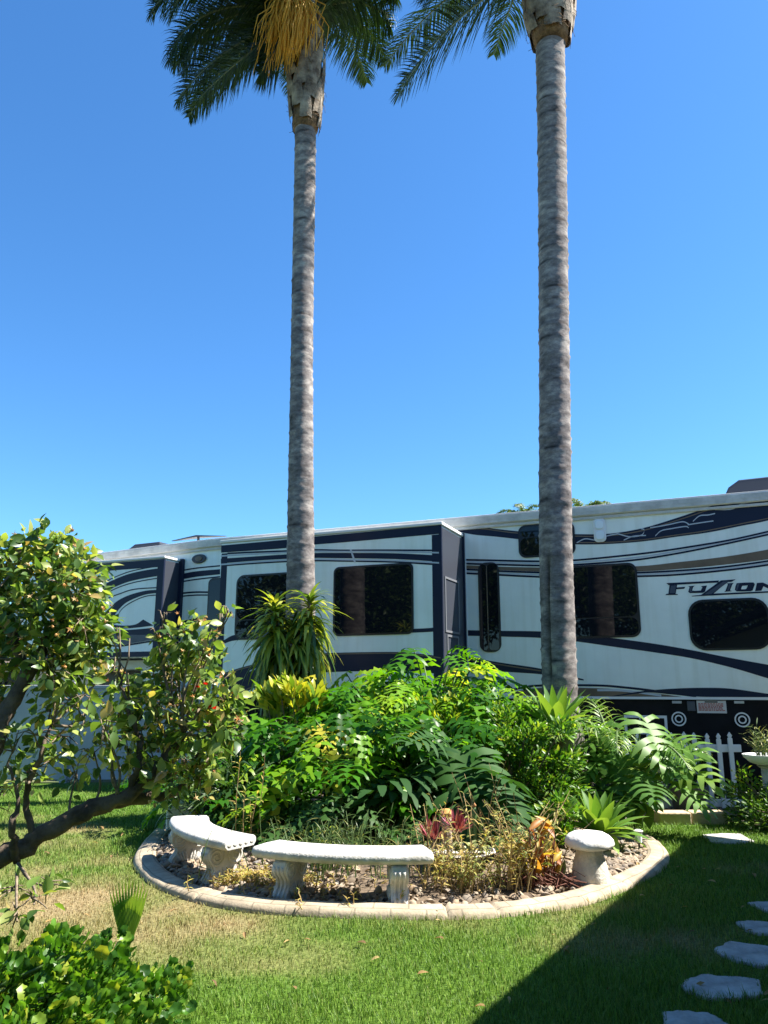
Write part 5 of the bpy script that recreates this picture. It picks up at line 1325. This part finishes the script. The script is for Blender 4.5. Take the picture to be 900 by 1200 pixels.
# red succulents, columns of cactus and the post
M_red = leaf_mat('red_succulent_leaf',[(0,(.16,.03,.045)),(.6,(.30,.06,.09)),(1,(.42,.18,.14))],trans=.2,rough=.4)
for (px,py,dd,lab,nn,sz) in ((536,972,6.5,'larger crimson rosette succulent in the stone bowl',70,.18),(507,980,6.75,'smaller crimson spiky succulent left of the wooden post',46,.17)):
    c = np.array(D(px,py,dd)); z = bz(c[0],dd); z = c[2]-.06 if 'bowl' in lab else z; root = thing('red_succulent',lab,'succulent',(c[0],dd,z),0,'crimson succulents'); mb = MB(); ms2 = MB()
    hh = c[2]-z
    for k in range(nn):
        a = k*2.4; e_ = .1+1.3*k/nn; d = np.array([[math.cos(a)*math.cos(e_),math.sin(a)*math.cos(e_),math.sin(e_)]]); tv,tf = tmpl_strap(.14,-.15,4,.3,.5)
        mb.inst(tv,tf,frames(d,np.array([[.01,.02,1.]]),[sz*R.uniform(.7,1.1)]),np.array([[R.gauss(0,.02),R.gauss(0,.02),hh-.02]]))
    mb.build('leaf',M_red,root,smooth=True); ms2.tube([(0,0,-.03),(0,0,hh-.02)],.014,6); ms2.build('stem',M_wood,root)
c = D(523,948,6.8); z = bz(c[0],6.8)
po = thing('wooden_post','short weathered wooden post with an orange top behind the crimson succulents','post',(c[0],6.8,z))
mb = MB(); mb.lathe([(.045,-.05),(.045,c[2]-z-.06),(.043,c[2]-z-.055)],14); mb.build('shaft',mat('weathered_wood',(.26,.20,.14),rough=.95,col2=(.42,.35,.27),scale=10,bump=.6),po,smooth=True,sharp=40)
mb = MB(); mb.lathe([(.05,c[2]-z-.054),(.055,c[2]-z-.03),(.03,c[2]-z),(.0001,c[2]-z+.005)],14); mb.build('finial',mat('orange_clay',(.50,.24,.06),rough=.8),po,smooth=True,sharp=40)
M_cact = mat('cactus_skin',(.09,.17,.04),rough=.6,var=.25,scale=9)
for (px,py,lab) in ((556,945,'taller thin green cactus stem behind the stone bowl'),(563,956,'shorter thin green cactus stem with a dry brown tip'),(551,962,'shortest thin green cactus stem beside the crimson succulent')):
    c = D(px,py,6.85); z = bz(c[0],6.85); H = c[2]-z; root = thing('cactus',lab,'cactus',(c[0],6.85,z),0,'thin cactus stems')
    mb = MB(); mb.lathe([(.016,-.03),(.02,.1),(.021,H*.8),(.016,H*.97),(.0001,H)],24,wob=lambda w,z:1+.14*math.cos(8*w)); mb.build('stem',M_cact,root,smooth=True)
    mb = MB(); mb.lathe([(.012,H-.006),(.016,H+.012),(.0001,H+.03)],10); mb.build('tip',mat('dry_tip',(.35,.17,.06),rough=.8),root,smooth=True)
weed('succulent tuft of grey-green leaves filling the stone bowl',548,992,6.62,10,.12,.09,leaf_mat('grey_succulent',[(0,(.14,.18,.07)),(1,(.34,.36,.14))],trans=.2),per=9,T=T_leaf,leafsize=.06).location.z = bz2+hb-.03
o_ = bpy.data.objects['pedestal_planter']
sx = thing('succulent','spiky grey-green succulent growing in the white pedestal bowl','succulent',(bx_,by_,bzt-.04)); a,b = MB(),MB(); stalks(a,b,None,30,.34,.09,[tmpl_strap(.13,.2)],.09,.5,10)
b.build('foliage',leaf_mat('bowl_succulent',[(0,(.05,.10,.03)),(.6,(.16,.22,.07)),(1,(.40,.36,.12))],trans=.25),sx); a.build('stem',M_stem,sx)
sx = thing('pot_plant','dark bushy plant growing in the grey plant pot','plant',(px_,py_,.27)); a,b = MB(),MB(); stalks(a,b,None,26,.34,.08,T_leaf,.08,.8,8)
b.build('foliage',M_mons,sx); a.build('stem',M_stem,sx)

# ================================================================== rose tree at the left
M_rbark = mat('rose_bark',(.045,.032,.022),rough=.95,col2=(.15,.11,.075),scale=9,bump=.9,bscale=22)
M_rleaf = leaf_mat('rose_leaf',[(0,(.035,.08,.022)),(.3,(.085,.16,.035)),(.62,(.18,.28,.06)),(.9,(.36,.40,.12)),(1,(.44,.30,.13))],trans=.45,rough=.36,spec=.5)
rb_ = np.array([-3.25,4.35,0.0]); rose = thing('rose_tree','old rose tree leaning in at the frame edge with tan rose hips and red blooms','rose tree',tuple(rb_))
RD = 4.55
def rp(x,y,d=RD): return np.array(D(x,y,d))-rb_
limbs = [([np.array([0,0,-.1]),np.array([.35,.05,.28]),rp(-20,1012,4.4),rp(40,985,4.45),rp(100,950,4.5),rp(150,932,4.55),rp(185,900,4.6),rp(215,860,4.65)],[.11,.09,.075,.07,.062,.052,.042,.025]),
         ([np.array([0,0,-.1]),np.array([.1,.05,.6]),rp(-35,900,4.3),rp(5,838,4.35),rp(35,785,4.4),rp(60,745,4.45),rp(70,700,4.5),rp(72,655,4.5)],[.11,.085,.07,.062,.052,.04,.026,.014]),
         ([rp(100,950,4.5),rp(160,935,4.65),rp(215,925,4.75),rp(235,880,4.8)],[.05,.045,.035,.016]),
         ([rp(40,985,4.45),rp(30,940,4.4),rp(45,890,4.35),rp(60,850,4.4)],[.03,.024,.018,.01]),
         ([rp(35,785,4.4),rp(10,740,4.35),rp(-30,700,4.3)],[.04,.03,.018]),
         ([rp(150,932,4.55),rp(165,880,4.5),rp(150,830,4.5),rp(140,790,4.5),rp(137,735,4.5)],[.03,.022,.014,.009,.005]),
         ([rp(60,745,4.45),rp(95,700,4.5),rp(112,670,4.5)],[.025,.015,.008]),
         ([rp(20,1010,4.4),rp(15,970,4.3),rp(22,940,4.3),rp(12,900,4.3)],[.03,.024,.016,.01])]
mb = MB()
for P,r_ in limbs:
    Q = catmull(P,6); rr_ = .74*np.interp(np.linspace(0,1,len(Q)),np.linspace(0,1,len(r_)),r_); Q = [q+np.array([R.uniform(-1,1),R.uniform(-1,1),R.uniform(-1,1)])*.012*(0<i<len(Q)-1) for i,q in enumerate(Q)]
    rr_ = [a*R.uniform(.88,1.14) for a in rr_]
    mb.tube(Q,rr_,10)
mb.build('trunk',M_rbark,rose,smooth=True)
# clumps: (pixel x, y, radius in metres, depth)
CL = []
def addc(x,y,r,d=RD,n=1.0): CL.append((rp(x,y,d+R.uniform(-.22,.22)),r,n))
for x,y in ((8,648),(30,640),(55,630),(78,640),(98,662),(15,675),(45,668),(75,672),(105,690),(5,705),(35,705),(65,700),(95,715),(110,725),(12,735),(50,738),(85,742),(100,755),(20,765),(62,772),(90,765),(-15,660),(-20,700),(-25,750),(-15,800)): addc(x,y+12,.16,4.5)
for x,y in ((85,815),(60,830),(40,860),(15,880),(70,860),(100,840),(120,850),(30,905),(5,920),(110,880),(135,870),(60,890),(90,905)): addc(x,y,.13,4.5,.40)
for x,y in ((225,742),(205,752),(240,760),(215,775),(240,790),(195,780),(180,800),(210,805),(255,808),(265,830),(235,828),(205,835),(175,825),(150,812),(140,835),(165,855),(195,865),(225,858),(255,860),(270,850),(150,885),(180,890),(215,890),(245,888),(235,912),(200,915)): addc(x,y,.13,4.7,.85)
for x,y in ((183,740),(190,722),(135,780),(262,722),(268,715)): addc(x,y,.06,4.6,.35)
for x,y in ((12,1045),(40,1060),(20,1080),(55,1040)): addc(x,y,.10,4.0,.25)
w_ = np.array([c[2]*c[1]**2 for c in CL]); w_ /= w_.sum(); NLF = 4900
cen_ = np.array([c[0] for c in CL]); rad__ = np.array([c[1] for c in CL])
mb = MB(); idx = NR.choice(len(CL),NLF,p=w_); o_ = rand_dirs(NLF,.1); pos = cen_[idx]+o_*(NR.random(NLF)**.5*rad__[idx])[:,None]
d_ = o_*.5+rand_dirs(NLF)*.6+np.array([0,0,-.05]); M_ = frames(d_,rand_dirs(NLF)*.6+np.array([0,0,.6]),.071*(.5+.8*NR.random(NLF)))
ti = NR.integers(0,3,NLF); T_r = [tmpl_leaf(.58,.16,.2),tmpl_leaf(.52,.1,.4),tmpl_leaf(.64,.2,.1)]
for k in range(3): mb.inst(*T_r[k],M_[ti==k],pos[ti==k])
mb.build('crown',M_rleaf,rose,smooth=True)
mb = MB()                                               # twigs from the limbs into the clumps
skel = np.concatenate([np.array(catmull(P,6)) for i_,(P,_) in enumerate(limbs) if i_ != 5])
for c,r_,n_ in CL:
    b_ = skel[np.argmin(np.linalg.norm((skel-c)*np.array([1.5,1,.8]),axis=1)+1.2*np.maximum(0,skel[:,2]-c[2]+.05))]
    mid = (b_+c)/2+np.array([R.uniform(-.05,.05),R.uniform(-.05,.05),-.03]); mb.tube(catmull([b_,mid,c],4),[.009,.0085,.008,.0075,.007,.006,.005,.0045,.004],5)
    for k in range(5):
        e_ = c+np.array(rand_dirs(1)[0])*r_*.9; mb.tube([c+(b_-c)*.2*R.random(),(c+e_)/2+np.array([0,0,.015]),e_],[.004,.0035,.002],4)
for (x0,y0,x1,y1) in ((137,800,140,735),(143,795,152,748),(137,770,128,745),(150,800,140,775)):
    mb.tube([rp(x0,y0,4.5),rp((x0+x1)/2+3,(y0+y1)/2,4.5),rp(x1,y1,4.5)],[.006,.005,.003],5)
mb.build('twig',mat('rose_twig',(.10,.075,.05),rough=.9,col2=(.26,.20,.14),scale=30),rose,smooth=True)
# dried star-shaped hips and a few red blooms
sv_ = [(0,0,0)]; sf_ = []
for k in range(5):
    a = 2*PI*k/5; sv_ += [(.28*math.cos(a-.5),.28*math.sin(a-.5),.04),(math.cos(a),math.sin(a),.28),(.28*math.cos(a+.5),.28*math.sin(a+.5),.04)]; b_ = 1+3*k; sf_ += [(0,b_,b_+1),(0,b_+1,b_+2)]
hp = MB(); sel = [i for i in range(len(CL)) if CL[i][2] > .5]; NH = 210
ii = NR.choice(sel,NH); o_ = rand_dirs(NH,.1); o_[:,1] -= .5; ps = cen_[ii]+o_*(rad__[ii]*1.0)[:,None]
M_ = frames(rand_dirs(NH),rand_dirs(NH)*.6+np.array([.3,-.6,.4]),.021*(.6+.8*NR.random(NH))); M_ = M_[:,:,[0,1,2]]
hp.inst(np.array(sv_),sf_,M_,ps); hp.inst(ico_v*.75,ico_f,M_,ps-M_[:,:,2]*.35)
hp.build('blossom',leaf_mat('rose_hip',[(0,(.40,.13,.03)),(.4,(.50,.27,.08)),(.75,(.58,.44,.20)),(1,(.30,.15,.07))],trans=.2,rough=.6),rose)
for (x,y,s_) in ((248,832,.034),(241,803,.020),(231,806,.016)):
    mb = MB()
    for k in range(11):
        a = k*2.4; e_ = .3+.9*k/11; d = np.array([[math.cos(a)*math.cos(e_),math.sin(a)*math.cos(e_),math.sin(e_)]]); tv,tf = tmpl_round(k,8,1.0); mb.inst(tv,tf,frames(d,np.array([[.1,.1,1.]]),[s_]),rp(x,y,4.48)[None,:])
    mb.build('rose_bloom',leaf_mat('red_petal',[(0,(.50,.012,.015)),(1,(.70,.03,.025))],trans=.3,rough=.5),rose,smooth=True)

# ---- geranium bush at the near left corner and the fan palm seedling
M_ger = leaf_mat('geranium_leaf',[(0,(.02,.07,.008)),(.4,(.05,.15,.014)),(.8,(.13,.27,.025)),(1,(.34,.38,.05))],trans=.42,rough=.42)
gcl = []
for x in np.arange(-2.95,-.95,.15):
    for y in np.arange(3.1,4.15,.15):
        edge = 1-max(0,(x+1.35)/.40)**2 if x > -1.35 else 1.0
        zt = (.33+.16*max(0,min(1,(-1.65-x)/.4))+.10*math.sin(x*5+1)+.08*math.sin(y*7+x*3))*max(.15,edge)-.16*(max(0,y-3.75)/.4)
        for z in np.arange(.08,max(.12,zt),.12): gcl.append((x+R.uniform(-.06,.06),y+R.uniform(-.06,.06),z+R.uniform(-.03,.03)))
shrub('geranium_bush','bright green geranium bush filling the near corner of the lawn',(-2.0,3.6,0),gcl,.11,13000,.045,M_ger,T=T_ger,up=.5,flat=.5,stem_mat=M_stem)
c = D(143,1122,4.3); root = thing('fan_palm_seedling','young fan palm leaf standing up out of the geranium bush','palm',(c[0],4.35,0)); mb = MB()
o_ = np.array([0,0,c[2]-.02]); NF = 26
for k in range(NF):
    a = PI/2+(k/(NF-1)-.5)*.62; L_ = .40*(1-.25*abs(k/(NF-1)-.5)); dd = np.array([math.cos(a),.06*((k%2)-.5),math.sin(a)]); sdv = np.array([-math.sin(a),0,math.cos(a)])
    p0 = o_; p1 = o_+dd*L_*.6; p2 = o_+dd*L_+np.array([0,-.02,-.0]); hw = .0085
    mb.add([p0-sdv*.001,p0+sdv*.001,p1-sdv*hw,p1+sdv*hw,p2],[(0,1,3,2),(2,3,4)])
mb.build('fan_leaf',leaf_mat('fan_leaf',[(0,(.14,.28,.04)),(1,(.32,.46,.09))],trans=.45),root); mb = MB(); mb.tube([(0,0,-.05),tuple(o_)],.007,6); mb.build('stem',M_stem,root)

# ================================================================== beyond
def bgtree(label,x,y,h,w,n,mat_):
    root = thing('background_tree',label,'tree',(x,y,0),0,'trees beyond the trailer'); mb = MB(); mb.tube([(0,0,-.2),(.1,0,h*.3),(0,.1,h*.62)],[.2,.15,.08],8); mb.build('trunk',M_wood,root,smooth=True)
    C = [(R.gauss(0,w*.42),R.gauss(0,w*.42),h*R.uniform(.42,.92)) for _ in range(26)]; mb = MB(); foliage(mb,T_leaf,C,w*.28,n,.26,up=.2,outc=(0,0,h*.5)); mb.build('crown',mat_,root,smooth=True)
M_bgl = leaf_mat('background_leaf',[(0,(.03,.065,.015)),(1,(.09,.14,.03))],trans=.25)
for i,(x,y,h,w) in enumerate(((-21,38,5.5,4),(-27,44,6,5),(-33,36,6,5),(-17,48,5,4),(16,40,6,4),(24,36,6.5,5),(30,28,6,4))):
    bgtree(['round dark tree','wide spreading tree','tall pale tree','small clipped tree','slender tree','broad bushy tree','dense evergreen'][i]+' far behind the trailer',x,y,h,w,5000,M_bgl)
nb = thing('neighbor_house','distant low tan house seen under the front of the trailer','house',(-15,42,0),.2)
mb = MB(); mb.box(-7,-4,-.1,7,4,2.5); nw = mb.build('wall',M_stucco,nb)
mb = MB(); mb.add([(-7.6,-4.6,2.502),(7.6,-4.6,2.502),(7.6,4.6,2.502),(-7.6,4.6,2.502),(-3.5,0,4.0),(3.5,0,4.0)],[(0,3,2,1),(0,1,5,4),(1,2,5),(2,3,4,5),(3,0,4)]); mb.build('roof',M_shin,nb)
for x in (-4.5,0,3.5):
    mb = MB(); mb.box(x,-4.06,.9,x+1.4,-4.003,2.1); mb.build('window',M_glass,nw)

for i,(x,y,h,w) in enumerate(((-11,-6,7.5,5),(-16,-2,7,5),(-7.5,-11,8.5,6),(-3,-15,8,6),(-20,-9,9,6))):
    bgtree(['leafy dark tree','broad dark tree','tall leafy tree','old spreading tree','large dark tree'][i]+' behind the viewer, mirrored in the trailer glass',x,y,h,w,14000,M_bgl)

# ---- fallen leaves on the lawn and in the bed
NL = 420; X = NR.uniform(-3.2,3.0,NL); Y = NR.uniform(4.0,9.0,NL); inb = inpoly(KO,X,Y); keep = inb | (NR.random(NL) < .35); X, Y, inb = X[keep], Y[keep], inb[keep]; n_ = len(X)
Z = np.where(inb, bedz(X,Y)+.012, .03); d_ = rand_dirs(n_); d_[:,2] *= .25; mb = MB()
M_ = frames(d_, rand_dirs(n_)*.35+np.array([0,0,1.]), .03+.05*NR.random(n_)); mb.inst(*tmpl_leaf(.4,.2,.3),M_,np.stack([X,Y,Z],1))
tag(mb.build('fallen_leaves',leaf_mat('dead_leaf',[(0,(.12,.07,.03)),(.5,(.28,.17,.06)),(1,(.45,.33,.13))],trans=.15,rough=.8)),kind='stuff',label='dry brown fallen leaves scattered over bed and lawn')
